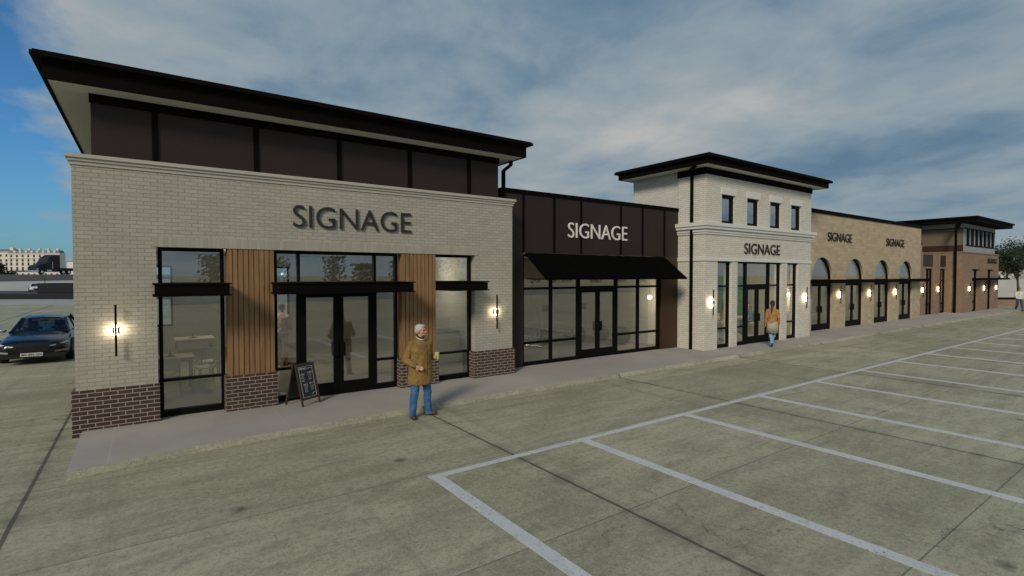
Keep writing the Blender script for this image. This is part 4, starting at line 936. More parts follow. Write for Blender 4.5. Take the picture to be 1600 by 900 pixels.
# -- woman walking to the tower doors, seen from behind
JK = [(0.88, 0, 0, 0.168, 0.125), (0.92, 0, 0, 0.17, 0.128), (1.05, 0, 0, 0.152, 0.112), (1.18, 0, 0, 0.165, 0.12), (1.30, 0, 0, 0.180, 0.122), (1.37, 0, 0.005, 0.172, 0.11), (1.42, 0, 0.01, 0.125, 0.09), (1.465, 0, 0.01, 0.068, 0.07)]
def woman_extra(b, J, P):
    s = MB(); s.loft([ell((0, 0), 0.178, 0.13, 0.94), ell((0, 0), 0.19, 0.14, 0.80), ell((0, 0.0), 0.215, 0.165, 0.52), ell((0, 0.0), 0.205, 0.155, 0.525), ell((0, 0), 0.16, 0.12, 0.80)]); s.build('skirt', M['skirt_grey'], b, local=True, smooth=True)
    c = MB(); c.loft([ell((0, 0.01), 0.085, 0.08, 1.435), ell((0, 0.01), 0.105, 0.10, 1.465), ell((0, 0.005), 0.092, 0.088, 1.505), ell((0, 0.005), 0.062, 0.062, 1.505)]); c.build('scarf', M['scarf_grey'], b, local=True, smooth=True)
wj = std(arm_r=((-0.165, 0.01, 1.365), (-0.215, 0.04, 1.09), (-0.225, -0.03, 0.86), (0, -0.2, -1), (0, 1, 0), 0.4, -1), arm_l=((0.165, 0.01, 1.365), (0.215, 0.05, 1.09), (0.225, -0.0, 0.86), (0, -0.1, -1), (0, 1, 0), 0.4, -1),
         leg_r=((-0.075, 0, 0.88), (-0.055, -0.07, 0.47), (0.0, -0.10, 0.085), (0.05, -1, 0)), leg_l=((0.075, 0, 0.88), (0.055, 0.02, 0.47), (0.025, 0.19, 0.115), (0.05, -1, 0), -0.02))
person('woman in camel jacket and pale skirt walking towards the white tower doors, seen from behind', (18.3, 9.62, S), R(124), M['skin'], 'long', M['hair_dark'], wj,
       dict(rings=JK, mat=M['jacket_tan'], name='jacket', sleeve=0.82), (M['legging'], 0.74), M['shoe_dark'], extra=woman_extra, height=0.95)
# -- walker at the far right
SH = [(0.90, 0, 0, 0.180, 0.130), (0.94, 0, 0, 0.182, 0.132), (1.08, 0, 0, 0.178, 0.125), (1.22, 0, 0, 0.198, 0.135), (1.33, 0, 0, 0.212, 0.135), (1.395, 0, 0.005, 0.185, 0.115), (1.44, 0, 0.01, 0.12, 0.09), (1.485, 0, 0.01, 0.068, 0.07)]
kj = std(arm_r=((-0.19, 0.01, 1.385), (-0.235, -0.10, 1.12), (-0.23, -0.28, 0.95), (0, -0.8, -0.6), (0, 1, 0), 0.4, -1), arm_l=((0.19, 0.01, 1.385), (0.235, 0.13, 1.11), (0.23, 0.16, 0.86), (0, -0.1, -1), (0, 1, 0), 0.4, -1),
         leg_r=((-0.09, 0, 0.88), (-0.10, 0.05, 0.47), (-0.10, 0.30, 0.12), (0, -1, 0), -0.03), leg_l=((0.09, 0, 0.88), (0.10, -0.17, 0.50), (0.10, -0.30, 0.085), (0, -1, 0)))
person('person in white shirt and navy trousers striding at the far right edge of the lot', (53.0, 9.35, 0.0), R(-62), M['skin'], 'short', M['hair_dark'], kj,
       dict(rings=SH, mat=M['white_cloth'], name='shirt'), (M['navy'], 0.95), M['shoe_brown'])
# -- man in the pink shirt inside the nearest shop
person('man in pink shirt and khaki trousers standing inside the nearest shop', (3.12, 15.6, S+0.012), R(140), M['skin_dark'], 'short', M['hair_dark'],
       std(arm_r=((-0.19, 0.01, 1.385), (-0.24, -0.02, 1.10), (-0.16, -0.22, 1.02), (0.4, -0.8, 0), (0, 0, 1), 0.5, -1)), dict(rings=SH, mat=M['pink'], name='shirt'), (M['khaki'], 0.98), M['shoe_brown'])
# -- seated woman inside the tower
sj = std(pelvis=(0, 0.05, 0.55), neck=(0, 0.03, 1.06), head=(0, 0.0, 1.135), arm_r=((-0.17, 0.03, 0.985), (-0.2, -0.05, 0.74), (-0.12, -0.28, 0.76), (0.3, -1, 0), (1, 0, 0), 0.4, -1), arm_l=((0.17, 0.03, 0.985), (0.2, -0.05, 0.74), (0.12, -0.28, 0.76), (-0.3, -1, 0), (-1, 0, 0), 0.4, 1),
         leg_r=((-0.09, 0.02, 0.55), (-0.10, -0.40, 0.52), (-0.10, -0.38, 0.085), (0, -1, 0)), leg_l=((0.09, 0.02, 0.55), (0.10, -0.40, 0.52), (0.10, -0.38, 0.085), (0, -1, 0)))
person('woman in teal top seated on a white chair inside the white tower', (21.7, 12.5, S+0.012), R(-92), M['skin'], 'long', M['hair_brown'], sj,
       dict(rings=[(z-0.40, x, y+0.03, a*0.88, b_*0.92) for z, x, y, a, b_ in SH], mat=M['teal'], name='top', sleeve=0.82), (M['navy'], 0.85), M['shoe_dark'])

# ================================================================== CHALKBOARD
cb = thing('chalkboard_sign', 'dark wooden A-frame chalkboard menu standing outside the nearest shop doors', 'chalkboard', (2.535, 10.74, S), R(29))
HB, WB, SP = 0.80, 0.46, 0.20
def aframe(sign_, name):
    f = MB(); e = 0.035
    def P(u, v, o=0.0):     # u across, v up the leaf, o out of the face
        k = 1 - v/HB; return Vector((u, sign_*(0.03 + SP*k) + sign_*o, v))
    for u in (-WB/2+e/2, WB/2-e/2): f.beam(P(u, 0), P(u, HB), e, 0.022)
    f.beam(P(-WB/2+e, HB-e/2), P(WB/2-e, HB-e/2), 0.022, e); f.beam(P(-WB/2+e, 0.13), P(WB/2-e, 0.13), 0.022, e)
    fo = f.build(name, M['board_wood'], cb, local=True)
    b = MB(); a0, a1 = P(-WB/2+e, 0.14), P(WB/2-e, HB-e); t = Vector((0, 0.006, 0))
    b.hexa([P(-WB/2+e*.9, 0.14)-t, P(WB/2-e*.9, 0.14)-t, P(WB/2-e*.9, 0.14)+t, P(-WB/2+e*.9, 0.14)+t, P(-WB/2+e*.9, HB-e)-t, P(WB/2-e*.9, HB-e)-t, P(WB/2-e*.9, HB-e)+t, P(-WB/2+e*.9, HB-e)+t])
    b.build('slate', M['board'], fo, local=True)
    return P, fo
Pf, ff = aframe(-1, 'front_leaf'); Pb, fb = aframe(1, 'rear_leaf')
ck = MB(); rnd = random.Random(3)
def stroke(u0, v0, u1, v1, w=0.008): ck.beam(Pf(u0, v0, 0.008), Pf(u1, v1, 0.008), 0.003, w) if abs(v1-v0) < 1e-6 else ck.beam(Pf(u0, v0, 0.008), Pf(u1, v1, 0.008), w, 0.003)
for a in ((-0.165, 0.165, 0.165, 0.165), (-0.165, 0.745, 0.165, 0.745)): stroke(*a, w=0.006)
for u in (-0.165, 0.165): stroke(u, 0.165, u, 0.745, 0.006)
def scrib(u, v, wd, h=0.018):
    x = u
    while x < u+wd:
        stroke(x, v+rnd.uniform(-h, 0)*0.5, x+rnd.uniform(0.006, 0.014), v+rnd.uniform(0, h), 0.004); x += rnd.uniform(0.014, 0.022)
for (u, v) in ((-0.15, 0.60), (0.03, 0.62), (-0.11, 0.40), (0.04, 0.42)):
    scrib(u, v, 0.10, 0.022); stroke(u, v-0.02, u+0.10, v-0.016, 0.005)
    for k in range(4): scrib(u+0.01, v-0.05-0.027*k, rnd.uniform(0.05, 0.10), 0.012)
scrib(0.05, 0.70, 0.09, 0.018); stroke(0.06, 0.21, 0.14, 0.24, 0.012)
ck.build('chalk_writing', M['chalk'], ff, local=True)
cu = bpy.data.curves.new('txt', 'FONT'); cu.body = 'MENU'; cu.size = 0.062; cu.extrude = 0.0015
to = bpy.data.objects.new('txt', cu); COL.objects.link(to); me = bpy.data.meshes.new_from_object(to.evaluated_get(bpy.context.evaluated_depsgraph_get())); bpy.data.objects.remove(to)
for v in me.vertices: v.co = Pf(-0.148 + v.co.x, 0.685 + v.co.y, 0.010 + v.co.z)
me.materials.append(M['chalk']); mo = bpy.data.objects.new('menu_title', me); COL.objects.link(mo); mo.parent = ff

# ================================================================== CARS
def sedan(label, loc, rz, paint='car_paint', plate=None, group=None):
    """4.7 m sedan; nose towards local -y"""
    t = thing('parked_car', label, 'car', loc, rz, group)
    def sec(y, hw, zb, zs_, zt, hwt, dome=0.03):      # half cross-section -> closed ring: bottom, sill, shoulder, top
        pts = [(-hw*0.86, zb), (-hw*0.97, zb+0.10), (-hw, (zb+zs_)*0.5), (-hw*0.975, zs_), (-hwt, zt-0.02), (-hwt*0.55, zt+dome*0.7), (0, zt+dome)]
        full = pts + [(-x, z) for x, z in pts[-2::-1]]; return [(x, y, z) for x, z in full]
    st = [(-2.34, 0.60, 0.30, 0.50, 0.60, 0.50), (-2.27, 0.78, 0.22, 0.56, 0.70, 0.66), (-2.05, 0.88, 0.20, 0.64, 0.77, 0.74), (-1.7, 0.915, 0.19, 0.70, 0.82, 0.76), (-1.2, 0.925, 0.19, 0.76, 0.885, 0.74), (-0.85, 0.925, 0.19, 0.80, 0.93, 0.72),
          (0.0, 0.93, 0.19, 0.84, 0.93, 0.78), (1.0, 0.93, 0.19, 0.87, 0.94, 0.78), (1.6, 0.925, 0.20, 0.89, 0.96, 0.75), (2.0, 0.90, 0.22, 0.88, 0.965, 0.72), (2.25, 0.84, 0.28, 0.82, 0.93, 0.66), (2.33, 0.72, 0.36, 0.74, 0.84, 0.56)]
    b = MB(); b.loft([sec(*q) for q in st]); body = b.build('body', M[paint], t, local=True, smooth=True)
    ss = body.modifiers.new('s', 'SUBSURF'); ss.levels = 2; ss.render_levels = 2
    # wheel arch recesses read as dark rings; tyres stand a little proud of the flanks
    for sx in (-1, 1):
        for wy in (-1.42, 1.42):
            wh = MB(); prof = [(0.20, -0.10), (0.30, -0.105), (0.325, -0.08), (0.33, 0.0), (0.325, 0.08), (0.30, 0.105), (0.20, 0.10)]
            n = 28; rings = [[(sx*0.83+x, wy+r*math.cos(2*math.pi*i/n), 0.33+r*math.sin(2*math.pi*i/n)) for i in range(n)] for r, x in prof]
            wh.loft(rings); w_ = wh.build('wheel', M['rubber'], t, local=True, smooth=True)
            rm = MB(); rm.bar((sx*0.90, wy, 0.33), (sx*0.935, wy, 0.33), 0.06, 0.05, 14)
            for k in range(7):
                a = 2*math.pi*k/7; rm.beam((sx*0.92, wy+0.04*math.cos(a), 0.33+0.04*math.sin(a)), (sx*0.93, wy+0.22*math.cos(a), 0.33+0.22*math.sin(a)), 0.03, 0.02)
            rings = [[(sx*x, wy+r*math.cos(2*math.pi*i/n), 0.33+r*math.sin(2*math.pi*i/n)) for i in range(n)] for r, x in ((0.205, 0.90), (0.235, 0.94), (0.215, 0.945), (0.2, 0.91))]
            rm.loft(rings, close=False); rm.build('rim', M['chrome'], w_, local=True)
            ar = MB(); rings = [[(sx*x, wy+r*math.cos(math.pi*i/16), 0.33+r*math.sin(math.pi*i/16)) for r, x in ((0.345, 0.86), (0.345, 0.935), (0.40, 0.932), (0.40, 0.86))] for i in range(17)]
            ar.loft(rings); ar.build('wheel_arch', M['car_black'], t, local=True)
    # greenhouse: pillars and roof painted, glazing set in
    def gh(o):
        return [[(-0.74+o, -0.98, 0.90), (0.74-o, -0.98, 0.90), (0.55-o, -0.22, 1.33-o*0.4), (-0.55+o, -0.22, 1.33-o*0.4)],
                [(-0.55+o, -0.22, 1.33-o*0.4), (0.55-o, -0.22, 1.33-o*0.4), (0.54-o, 0.85, 1.37-o*0.4), (-0.54+o, 0.85, 1.37-o*0.4)],
                [(-0.54+o, 0.85, 1.37-o*0.4), (0.54-o, 0.85, 1.37-o*0.4), (0.70-o, 1.72, 0.95), (-0.70+o, 1.72, 0.95)]]
    fr = MB()
    for s in (-1, 1):
        fr.beam((s*0.745, -1.0, 0.90), (s*0.565, -0.22, 1.335), 0.07, 0.05); fr.beam((s*0.565, -0.22, 1.335), (s*0.555, 0.85, 1.375), 0.07, 0.05); fr.beam((s*0.555, 0.85, 1.375), (s*0.70, 1.72, 0.955), 0.10, 0.05)
        fr.beam((s*0.60, 0.25, 1.34), (s*0.76, 0.28, 0.92), 0.05, 0.06)
    rf = [[(x, y, z) for x, z in ((-0.57, zt-0.03), (-0.40, zt+0.025), (0, zt+0.045), (0.40, zt+0.025), (0.57, zt-0.03), (0.40, zt-0.02), (0, zt-0.0), (-0.40, zt-0.02))] for y, zt in ((-0.26, 1.325), (0.0, 1.365), (0.45, 1.385), (0.9, 1.365))]
    fr.loft(rf); fr.build('roof', M[paint], t, local=True, smooth=False)
    gl = gh(0.02)
    def pan(q, name):
        v = [Vector(p) for p in q]; n_ = (v[1]-v[0]).cross(v[2]-v[1]).normalized()*0.006; MB().hexa([*(p-n_ for p in v), *(p+n_ for p in v)]).build(name, M['glass_car'], t, local=True)
    pan(gl[0], 'windscreen'); pan(gl[2], 'rear_window')
    for s in (-1, 1): pan([(s*0.745, -0.93, 0.91), (s*0.565, -0.20, 1.32), (s*0.60, 0.24, 1.335), (s*0.765, 0.24, 0.92)], 'side_window'); pan([(s*0.765, 0.32, 0.92), (s*0.60, 0.30, 1.335), (s*0.56, 0.83, 1.34), (s*0.705, 1.62, 0.95)], 'side_window')
    for sx in (-0.36, 0.36):
        sb = MB(); sb.box(sx-0.25, sx+0.25, 0.05, 0.22, 0.5, 1.0); sb.box(sx-0.14, sx+0.14, 0.10, 0.20, 1.02, 1.22); sb.box(sx-0.05, sx+0.05, 0.12, 0.18, 0.98, 1.04); sb.box(sx-0.25, sx+0.25, -0.4, 0.05, 0.45, 0.6); sb.build('seat', M['seat_grey'], t, local=True, bevel=0.02)
    MB().box(-0.70, 0.70, -0.95, -0.60, 0.86, 0.945).build('dashboard', M['car_black'], t, local=True)
    MB().ball((0, -0.30, 1.25), (0.11, 0.02, 0.035), 12).build('rear_view_mirror', M['car_black'], t, local=True, smooth=True)
    # face of the car
    gr = MB(); gr.prism([(-0.46, 0.56), (-0.36, 0.41), (0.36, 0.41), (0.46, 0.56), (0.38, 0.61), (-0.38, 0.61)], 'y', -2.385, -2.25)
    for k in range(4): gr.box(-0.40, 0.40, -2.392, -2.38, 0.435+0.04*k, 0.443+0.04*k)
    gr.build('grille', M['car_black'], t, local=True)
    lo = MB(); lo.prism([(-0.84, 0.34), (-0.80, 0.22), (0.80, 0.22), (0.84, 0.34), (0.60, 0.36), (-0.60, 0.36)], 'y', -2.37, -2.0); lo.build('bumper', M['car_black'], t, local=True, bevel=0.01)
    for s in (-1, 1):
        pts = [(s*0.42, 0.60), (s*0.60, 0.625), (s*0.84, 0.70), (s*0.86, 0.665), (s*0.64, 0.575), (s*0.45, 0.572)]
        A_ = [Vector((x, -2.385 + 0.58*max(0, abs(x)-0.42), z)) for x, z in pts]; B_ = [a + Vector((0, 0.22, 0.0)) for a in A_]
        hl = MB(); hl.loft([A_, B_]); hl.build('headlight', M['headlight'], t, local=True)
        fl = MB(); fl.hexa([(s*0.55, -2.39, 0.38), (s*0.88, -2.24, 0.40), (s*0.88, -2.08, 0.40), (s*0.55, -2.24, 0.38), (s*0.55, -2.39, 0.425), (s*0.88, -2.24, 0.46), (s*0.88, -2.08, 0.46), (s*0.55, -2.24, 0.425)]); fl.build('bumper_strip', M['chrome'], t, local=True)
        mr = MB(); mr.ball((s*1.0, -0.72, 0.98), (0.12, 0.07, 0.075), 14); mr.beam((s*0.80, -0.72, 0.93), (s*0.95, -0.72, 0.95), 0.04, 0.03); mr.build('wing_mirror', M['chrome' if s < 0 else 'car_black'], t, local=True, smooth=True)
        tl = MB(); tl.box(min(s*0.45, s*0.82), max(s*0.45, s*0.82), 2.24, 2.33, 0.74, 0.84); tl.build('tail_light', M['interior_dark'], t, local=True)
    if plate:
        p = MB().box(-0.265, 0.265, -2.41, -2.39, 0.275, 0.385).build('number_plate', M['plate'], t, local=True, bevel=0.003)
        c = bpy.data.curves.new('txt', 'FONT'); c.body = plate; c.align_x = 'CENTER'; c.size = 0.095; c.extrude = 0.002; c.offset = 0.002
        o = bpy.data.objects.new('txt', c); COL.objects.link(o); me = bpy.data.meshes.new_from_object(o.evaluated_get(bpy.context.evaluated_depsgraph_get())); bpy.data.objects.remove(o)
        xs = [v.co.x for v in me.vertices]; k = 0.47/(max(xs)-min(xs))
        for v in me.vertices: v.co = Vector((v.co.x*k, -2.412-v.co.z, 0.298+v.co.y))
        me.materials.append(M['sign_black']); lo_ = bpy.data.objects.new('plate_lettering', me); COL.objects.link(lo_); lo_.parent = p
    return t
sedan('dark blue sedan with white number plate parked left of the nearest shop', (-2.72, 23.0, 0), R(-1), 'car_paint', 'MV-892-GN').scale = (0.93, 1.0, 0.94)
wc = camray(57, 456, 84); sedan('small white car on the far road half hidden by the black trailer', (wc.x, wc.y, 0.0), R(9), 'car_white')

# ================================================================== LEFT BACKGROUND
YAW = R(35.433); FW = Vector((math.sin(YAW), math.cos(YAW), 0)); RT = Vector((math.cos(YAW), -math.sin(YAW), 0))
def fr_box(px, depth, w0, w1, d0, d1, z0, z1, mb):     # box aligned with the view's ground axes at a landmark
    c = camray(px, 430, depth); c.z = 0
    q = [c + RT*w0 + FW*d0, c + RT*w1 + FW*d0, c + RT*w1 + FW*d1, c + RT*w0 + FW*d1]
    mb.hexa([*(Vector((p.x, p.y, z0)) for p in q), *(Vector((p.x, p.y, z1)) for p in q)])
def fr_sheet(name, mat, pts, kind='structure', thick=0.02):
    m = MB(); P = [Vector(p) for p in pts]; m.hexa([*(p - Vector((0, 0, thick)) for p in P), *P]); return tag(m.build(name, mat), kind=kind)
def gp(px, depth, z=0.0):
    c = camray(px, 430, depth); return Vector((c.x, c.y, z))
fr_sheet('pavement', M['pale'], [gp(-900, 46.5, 0.005), gp(420, 46.5, 0.005), gp(420, 56.5, 0.005), gp(-900, 56.5, 0.005)], thick=0.2)
fr_sheet('road', M['asphalt'], [gp(-900, 62, 0.006), gp(420, 62, 0.006), gp(420, 88, 0.006), gp(-900, 88, 0.006)], thick=0.2)
lw = MB(); fr_box(60, 57.5, -45, 22, 0, 0.4, -0.1, 0.62, lw); tag(lw.build('low_wall', M['truck_black']), 'long low black wall crossing behind the parked sedan', 'wall')
cr = thing('flatbed_trailer', 'black boxy trailer behind the low black wall, left of the nearest shop', 'trailer', tuple(gp(88, 60)))
m = MB(); fr_box(58, 60, 0, 9.0, 0, 2.4, 0.45, 1.66, m); m.build('box_body', M['truck_black'], cr)
m = MB(); fr_box(58, 60, 0.02, 9.0, -0.03, 2.43, 1.66, 1.74, m); m.build('top_rail', M['roof_black'], cr)
for k in range(3):
    c = gp(58, 60.6) + RT*(1.2+1.3*k); MB().bar(c + Vector((0, 0, 0.42)) - FW*0.2, c + Vector((0, 0, 0.42)) + FW*0.2, 0.42, n=20).build('wheel', M['rubber'], cr)
MB().bar(gp(70, 60.4, 1.74), gp(70, 60.4, 2.35), 0.03).build('aerial', M['black'], cr)
# embankment with a raised road
e0 = lambda d, z, px: gp(px, d, z)
fr_sheet('embankment', M['pale'], [e0(90, 0.0, -900), e0(90, 0.0, 420), e0(97, 2.30, 420), e0(97, 0.35, -500)], thick=0.3)
fr_sheet('embankment_slope', M['asphalt'], [e0(97.01, 0.35, -500), e0(97.01, 2.30, 420), e0(101, 2.85, 420), e0(101, 2.85, -500)], thick=0.3)
fr_sheet('raised_road', M['asphalt'], [e0(101.02, 2.85, -900), e0(101.02, 2.85, 420), e0(125, 2.85, 420), e0(125, 2.85, -900)], thick=0.4)
tk = thing('truck', 'black long nosed truck on the raised road in front of the pale apartment block', 'truck', tuple(gp(76, 103, 2.85)))
TA = R(-7.0); TF = Vector((math.sin(TA), math.cos(TA), 0)); TR = Vector((math.cos(TA), -math.sin(TA), 0)); TU = TR*0.80 + TF*0.60; TD = TF*0.80 - TR*0.60
def tp(u, z, d=0.0): p = gp(58.5, 103, 2.85+z) + TU*u*0.92 + TD*d; return p
def tbox(name, u0, u1, z0, z1, d0, d1, mat):
    m = MB(); m.hexa([tp(u0, z0, d0), tp(u1, z0, d0), tp(u1, z0, d1), tp(u0, z0, d1), tp(u0, z1, d0), tp(u1, z1, d0), tp(u1, z1, d1), tp(u0, z1, d1)]); return m.build(name, mat, tk)
def tprism(name, poly, d0, d1, mat):
    m = MB(); m.loft([[tp(u, z, d0) for u, z in poly], [tp(u, z, d1) for u, z in poly]]); return m.build(name, mat, tk)
tprism('cab', [(1.55, 0.55), (4.75, 0.55), (4.75, 4.05), (3.6, 4.05), (2.5, 3.45), (1.9, 2.5), (1.55, 2.15)], 0, 2.4, M['truck_black'])
tprism('hood', [(0.0, 0.75), (1.55, 0.75), (1.55, 2.15), (0.35, 1.85), (0.05, 1.6)], 0.15, 2.25, M['truck_black'])
tbox('bumper', -0.05, 0.35, 0.45, 0.85, 0.05, 2.35, M['chrome']); tprism('headlight', [(0.0, 0.9), (0.35, 1.1), (0.35, 1.25), (0.05, 1.15)], 0.08, 0.14, M['headlight'])
tprism('side_window', [(2.0, 2.3), (2.75, 2.3), (2.75, 3.1), (2.45, 3.1)], -0.03, 0.0, M['dark_window']); tbox('fuel_tank', 1.9, 2.9, 0.6, 0.95, -0.12, 0.3, M['chrome']); tbox('exhaust', 3.0, 3.12, 1.2, 2.6, -0.12, -0.02, M['chrome'])
for u in (0.9, 5.4, 6.6): 
    MB().bar(tp(u, 0.5, -0.05), tp(u, 0.5, 0.35), 0.5, n=20).build('wheel', M['rubber'], tk)
    MB().bar(tp(u, 0.5, -0.09), tp(u, 0.5, -0.05), 0.28, n=16).build('hub', M['chrome'], tk)
tbox('flatbed', 4.3, 13, 0.75, 1.35, 0.0, 2.4, M['truck_black'])
# pale apartment block
ab = thing('apartment_block', 'long pale stone apartment block with grey mansard roof on the left horizon', 'building', tuple(gp(40, 380)))
def abp(u, z, d=0.0): return gp(-60, 380, z) + RT*u + FW*d
def abox(name, u0, u1, z0, z1, d0, d1, mat, par=None):
    m = MB(); m.hexa([abp(u0, z0, d0), abp(u1, z0, d0), abp(u1, z0, d1), abp(u0, z0, d1), abp(u0, z1, d0), abp(u1, z1, d0), abp(u1, z1, d1), abp(u0, z1, d1)]); return m.build(name, mat, par or ab)
U0, U1 = 34.5, 72.5
abox('wall', U0, U1, 0, 18.6, 0, 5, M['limestone']); abox('wall', 0, U0-0.02, 0, 19.8, 2.0, 7, M['limestone'])
m = MB(); m.loft([[abp(U0, 19.05, 0), abp(U1, 19.05, 0), abp(U1, 19.05, 5), abp(U0, 19.05, 5)], [abp(U0+0.5, 21.2, 1.2), abp(U1-1.2, 21.2, 1.2), abp(U1-1.2, 21.2, 4), abp(U0+0.5, 21.2, 4)]]); m.build('roof', M['zinc'], ab)
m = MB(); m.loft([[abp(0, 20.2, 2), abp(U0-0.1, 20.2, 2), abp(U0-0.1, 20.2, 14), abp(0, 20.2, 14)], [abp(0.5, 22.2, 3.6), abp(U0-0.8, 22.2, 3.6), abp(U0-0.8, 22.2, 12), abp(0.5, 22.2, 12)]]); m.build('roof', M['zinc'], ab)
abox('cornice', U0-0.3, U1+0.4, 18.6, 19.05, -0.5, 0.4, M['limestone']); abox('cornice', U0-0.2, U1+0.3, 15.2, 15.5, -0.45, 0.0, M['limestone']); abox('cornice', 0, U0-0.4, 19.8, 20.2, 1.5, 2.4, M['limestone'])
abox('balcony', U0, U1, 5.6, 6.3, -0.7, 0.0, M['dark_window'])
for i in range(9):
    u = U0 + 2.4 + 4.2*i
    for z, h in ((1.2, 3.0), (6.3, 2.6), (9.9, 2.3), (12.9, 1.8), (16.0, 1.8)): abox('window', u-0.7, u+0.7, z, z+h, -0.06, 0.02, M['dark_window'])
    if i < 8: abox('dormer', u+1.2, u+2.9, 19.1, 21.0, 0.3, 2.5, M['limestone'])
for i in range(8):
    u = 2.0 + 4.2*i
    for z, h in ((6.3, 2.6), (9.9, 2.3), (12.9, 1.8), (16.5, 1.8)): abox('window', u-0.7, u+0.7, z, z+h, 1.94, 2.02, M['dark_window'])
for u in (40, 47, 54.5, 61, 68): abox('chimney', u, u+1.6, 20.9, 22.6, 2.4, 3.6, M['limestone'])
abox('chimney', 33.0, 35.6, 20, 23.4, 3, 5, M['limestone'])
pb = MB(); c = gp(105, 300); 
q = [c, c + RT*9, c + RT*9 + FW*1.5, c + FW*1.5]; pb.hexa([*(Vector((p.x, p.y, -0.1)) for p in q), *(Vector((p.x, p.y, 10.6)) for p in q)])
pb2 = thing('pale_building', 'plain white building peeking out beside the nearest shop wall on the horizon', 'building', tuple(c)); pb.build('wall', M['trim_white'], pb2)
m = MB(); m.hexa([*(Vector((p.x, p.y, 10.6)) for p in q), *(Vector((p.x, p.y, 11.0)) for p in q)]); m.build('roof_edge', M['zinc'], pb2)

# ================================================================== TREES
def tree(label, loc, h, crown_c, crown_r, n, ls, mat, seed, trunk_r=0.1, group=None, lean=(0, 0), light=False):
    r = random.Random(seed); t = thing('tree', label, 'tree', loc, 0, group); tm = MB()
    base = Vector((0, 0, 0)); pts = [base]; 
    top = Vector((lean[0], lean[1], crown_c[2] - crown_r[2]*0.35)); k = 5
    for i in range(1, k+1): pts.append(base.lerp(top, i/k) + Vector((r.uniform(-1, 1), r.uniform(-1, 1), 0))*trunk_r*0.5)
    for i in range(k): tm.bar(pts[i] - Vector((0, 0, 0.03 if i else 0.1)), pts[i+1], trunk_r*(1-0.12*i), trunk_r*(1-0.12*(i+1)), 10)
    ends = []
    for i in range(9):
        a = r.uniform(0, 2*math.pi); st = pts[r.choice((3, 4, 5))]; e = Vector(crown_c) + Vector((math.cos(a)*crown_r[0]*r.uniform(.35, .8), math.sin(a)*crown_r[1]*r.uniform(.35, .8), crown_r[2]*r.uniform(-.5, .75)))
        mid = st.lerp(e, 0.5) + Vector((0, 0, crown_r[2]*0.1)); tm.bar(st, mid, trunk_r*0.42, trunk_r*0.26, 6); tm.bar(mid, e, trunk_r*0.26, trunk_r*0.08, 6); ends += [mid.lerp(e, 0.5), e]
        for j in range(2):
            e2 = e + Vector((r.uniform(-1, 1)*crown_r[0], r.uniform(-1, 1)*crown_r[1], r.uniform(-.6, 1)*crown_r[2]))*0.3; tm.bar(mid.lerp(e, 0.6), e2, trunk_r*0.12, trunk_r*0.05, 5); ends.append(e2)
    tm.build('trunk', M['bark'], t, local=True, smooth=True)
    vs, fs = [], []
    cl = [(e, r.uniform(0.5, 1.0)) for e in ends]
    for i in range(n):
        c, w = r.choice(cl); R_ = min(crown_r)*0.36*w
        d = Vector((r.gauss(0, 1), r.gauss(0, 1), r.gauss(0, 0.75))); p = c + d*R_*0.72
        nrm = Vector((r.gauss(0, 1), r.gauss(0, 1), r.gauss(0.5, 1))).normalized(); u = nrm.orthogonal().normalized(); u = Matrix.Rotation(r.uniform(0, 6.28), 3, nrm) @ u; v = nrm.cross(u); s = ls*r.uniform(0.6, 1.25)
        b0 = len(vs); vs += [p - u*s, p - v*s*0.45 + nrm*s*0.1, p + u*s, p + v*s*0.45 + nrm*s*0.1]; fs.append((b0, b0+1, b0+2, b0+3))
    me = bpy.data.meshes.new('crown'); me.from_pydata([v[:] for v in vs], [], fs); me.materials.append(mat); o = bpy.data.objects.new('crown', me); COL.objects.link(o); o.parent = t
    return t
tree('green leafy tree at the right edge behind the walking person', (61.6, 11.0, 0), 6, (0.2, 0, 4.3), (2.1, 2.1, 2.1), 9000, 0.095, M['leaf'], 4, 0.12)
tb = gp(-6, 330); tree('tall dark green tree before the apartment block at the left edge', tuple(tb), 8, (0, 0, 5.6), (5.5, 5.5, 5.0), 2200, 0.55, M['leaf_dark'], 9, 0.4, 'trees before the apartment block')
tb = gp(15, 335); tree('low rounded dark tree before the apartment block, right of a taller one', tuple(tb), 5, (0, 0, 2.6), (3.5, 3.5, 2.4), 1100, 0.5, M['leaf_dark'], 12, 0.3, 'trees before the apartment block')

# ================================================================== RIGHT BACKGROUND
rp = thing('planter_wall', 'low brown brick planter wall with dark coping at the right edge of the lot', 'wall', (57.5, 12.2, 0))
def rq(px, depth, z): return gp(px, depth, z)
m = MB(); q = [rq(1540, 44.5, 0), rq(1800, 44.5, 0), rq(1800, 45.0, 0), rq(1540, 45.0, 0)]; m.hexa([*(p - Vector((0, 0, .1)) for p in q), *(p + Vector((0, 0, .62)) for p in q)]); m.build('wall', M['brick_brown'], rp)
m = MB(); q = [rq(1540, 44.4, 0), rq(1800, 44.4, 0), rq(1800, 45.1, 0), rq(1540, 45.1, 0)]; m.hexa([*(p + Vector((0, 0, .62)) for p in q), *(p + Vector((0, 0, .74)) for p in q)]); m.build('coping', M['roof_black'], rp)
bw = thing('boundary_wall', 'pale rendered boundary wall behind the brown planter at the right', 'wall', tuple(rq(1590, 60, 0)))
m = MB(); q = [rq(1500, 60, 0), rq(1900, 60, 0), rq(1900, 60.4, 0), rq(1500, 60.4, 0)]; m.hexa([*(p - Vector((0, 0, .1)) for p in q), *(p + Vector((0, 0, 2.25)) for p in q)]); m.build('wall', M['render_grey'], bw)
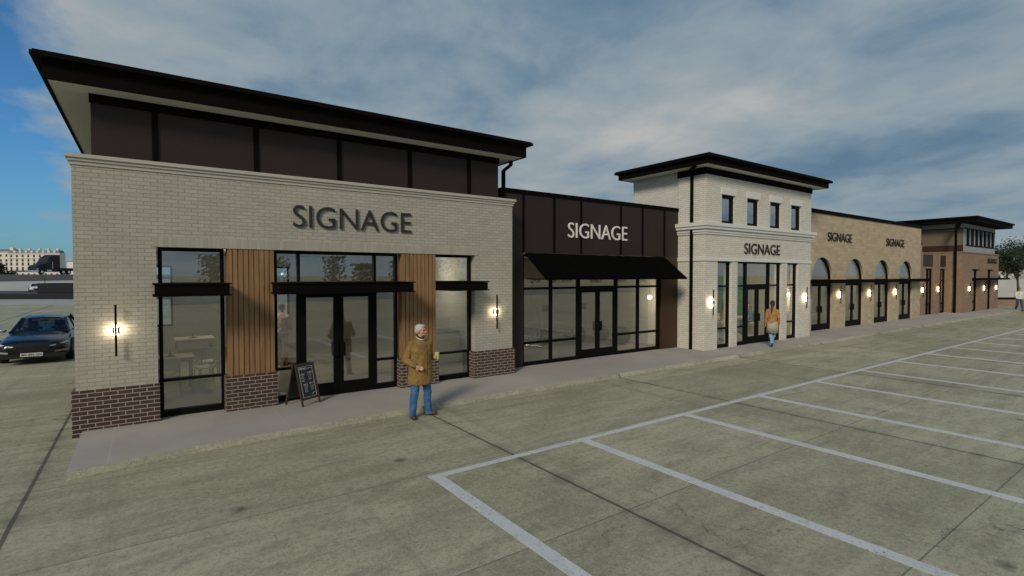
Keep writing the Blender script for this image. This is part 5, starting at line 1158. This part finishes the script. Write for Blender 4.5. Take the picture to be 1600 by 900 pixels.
m = MB(); q = [rq(1500, 59.9, 0), rq(1900, 59.9, 0), rq(1900, 60.0, 0), rq(1500, 60.0, 0)]; m.hexa([*(p + Vector((0, 0, .02)) for p in q), *(p + Vector((0, 0, .32)) for p in q)]); m.build('plinth', M['render_grey'], bw)
rr = random.Random(5)
for i, (px, dp, wd, hh) in enumerate(((1566, 240, 8, 7.2), (1596, 250, 10, 5.6), (1628, 235, 9, 7.0))):
    c = rq(px, dp, 0); h_ = thing('distant_house', ('sand coloured far house just right of the brown brick block', 'lower sand coloured far house showing behind the tree', 'sand coloured far house at the picture edge')[i], 'house', tuple(c), 0, 'far houses on the right horizon')
    m = MB(); q = [c - RT*wd*.5, c + RT*wd*.5, c + RT*wd*.5 + FW*8, c - RT*wd*.5 + FW*8]; m.hexa([*(p - Vector((0, 0, .2)) for p in q), *(p + Vector((0, 0, hh-1.6)) for p in q)]); m.build('wall', M['limestone'], h_)
    m = MB(); up = Vector((0, 0, 1)); m.loft([[q[0]+up*(hh-1.6)-FW*.4, q[3]+up*(hh-1.6)+FW*.4, (q[0]+q[3])*.5+up*hh], [q[1]+up*(hh-1.6)-FW*.4, q[2]+up*(hh-1.6)+FW*.4, (q[1]+q[2])*.5+up*hh]]); m.build('roof', M['cream'], h_)
    for k in (-0.25, 0.2):
        m = MB(); a = c + RT*wd*k; q2 = [a - FW*.05, a + RT*1.2 - FW*.05, a + RT*1.2 + FW*.05, a + FW*.05]; m.hexa([*(p + up*1.2 for p in q2), *(p + up*2.8 for p in q2)]); m.build('window', M['dark_window'], h_)

# ================================================================== FAR WOOD BEHIND THE LOT (seen in the shop glass)
r = random.Random(21); vs, fs = [], []
for k in range(26):
    cx_, cy_, hh = -60 + k*7.6 + r.uniform(-2.5, 2.5), -85 + r.uniform(-6, 6), r.uniform(4.0, 7.0)
    for i in range(330):
        a, b_ = r.uniform(0, 6.28), r.gauss(0, 0.5); p = Vector((cx_ + math.cos(a)*r.uniform(0, 2.6), cy_ + math.sin(a)*r.uniform(0, 2.4), 0.6 + hh*r.random()**0.8))
        nrm = Vector((r.gauss(0, 1), r.gauss(0, 1), r.gauss(0, 1))).normalized(); u = nrm.orthogonal().normalized()*0.42; v = nrm.cross(u)*0.6; b0 = len(vs)
        vs += [p-u, p-v, p+u, p+v]; fs.append((b0, b0+1, b0+2, b0+3))
me = bpy.data.meshes.new('far_wood'); me.from_pydata([q[:] for q in vs], [], fs); me.materials.append(M['leaf']); o = bpy.data.objects.new('far_wood', me); COL.objects.link(o)
tag(o, 'row of green trees across the lot mirrored in the shop glass', 'wood', kind='stuff')
m = MB(); m.box(-80, 120, -34.0, -33.7, -0.1, 1.0); tag(m.build('roadside_wall', M['trim_white']), 'long low white wall across the lot mirrored in the shop glass', 'wall')
m = MB(); m.box(-200, 260, -60, -36, -0.1, 0.006); tag(m.build('far_road', M['asphalt']), kind='structure')
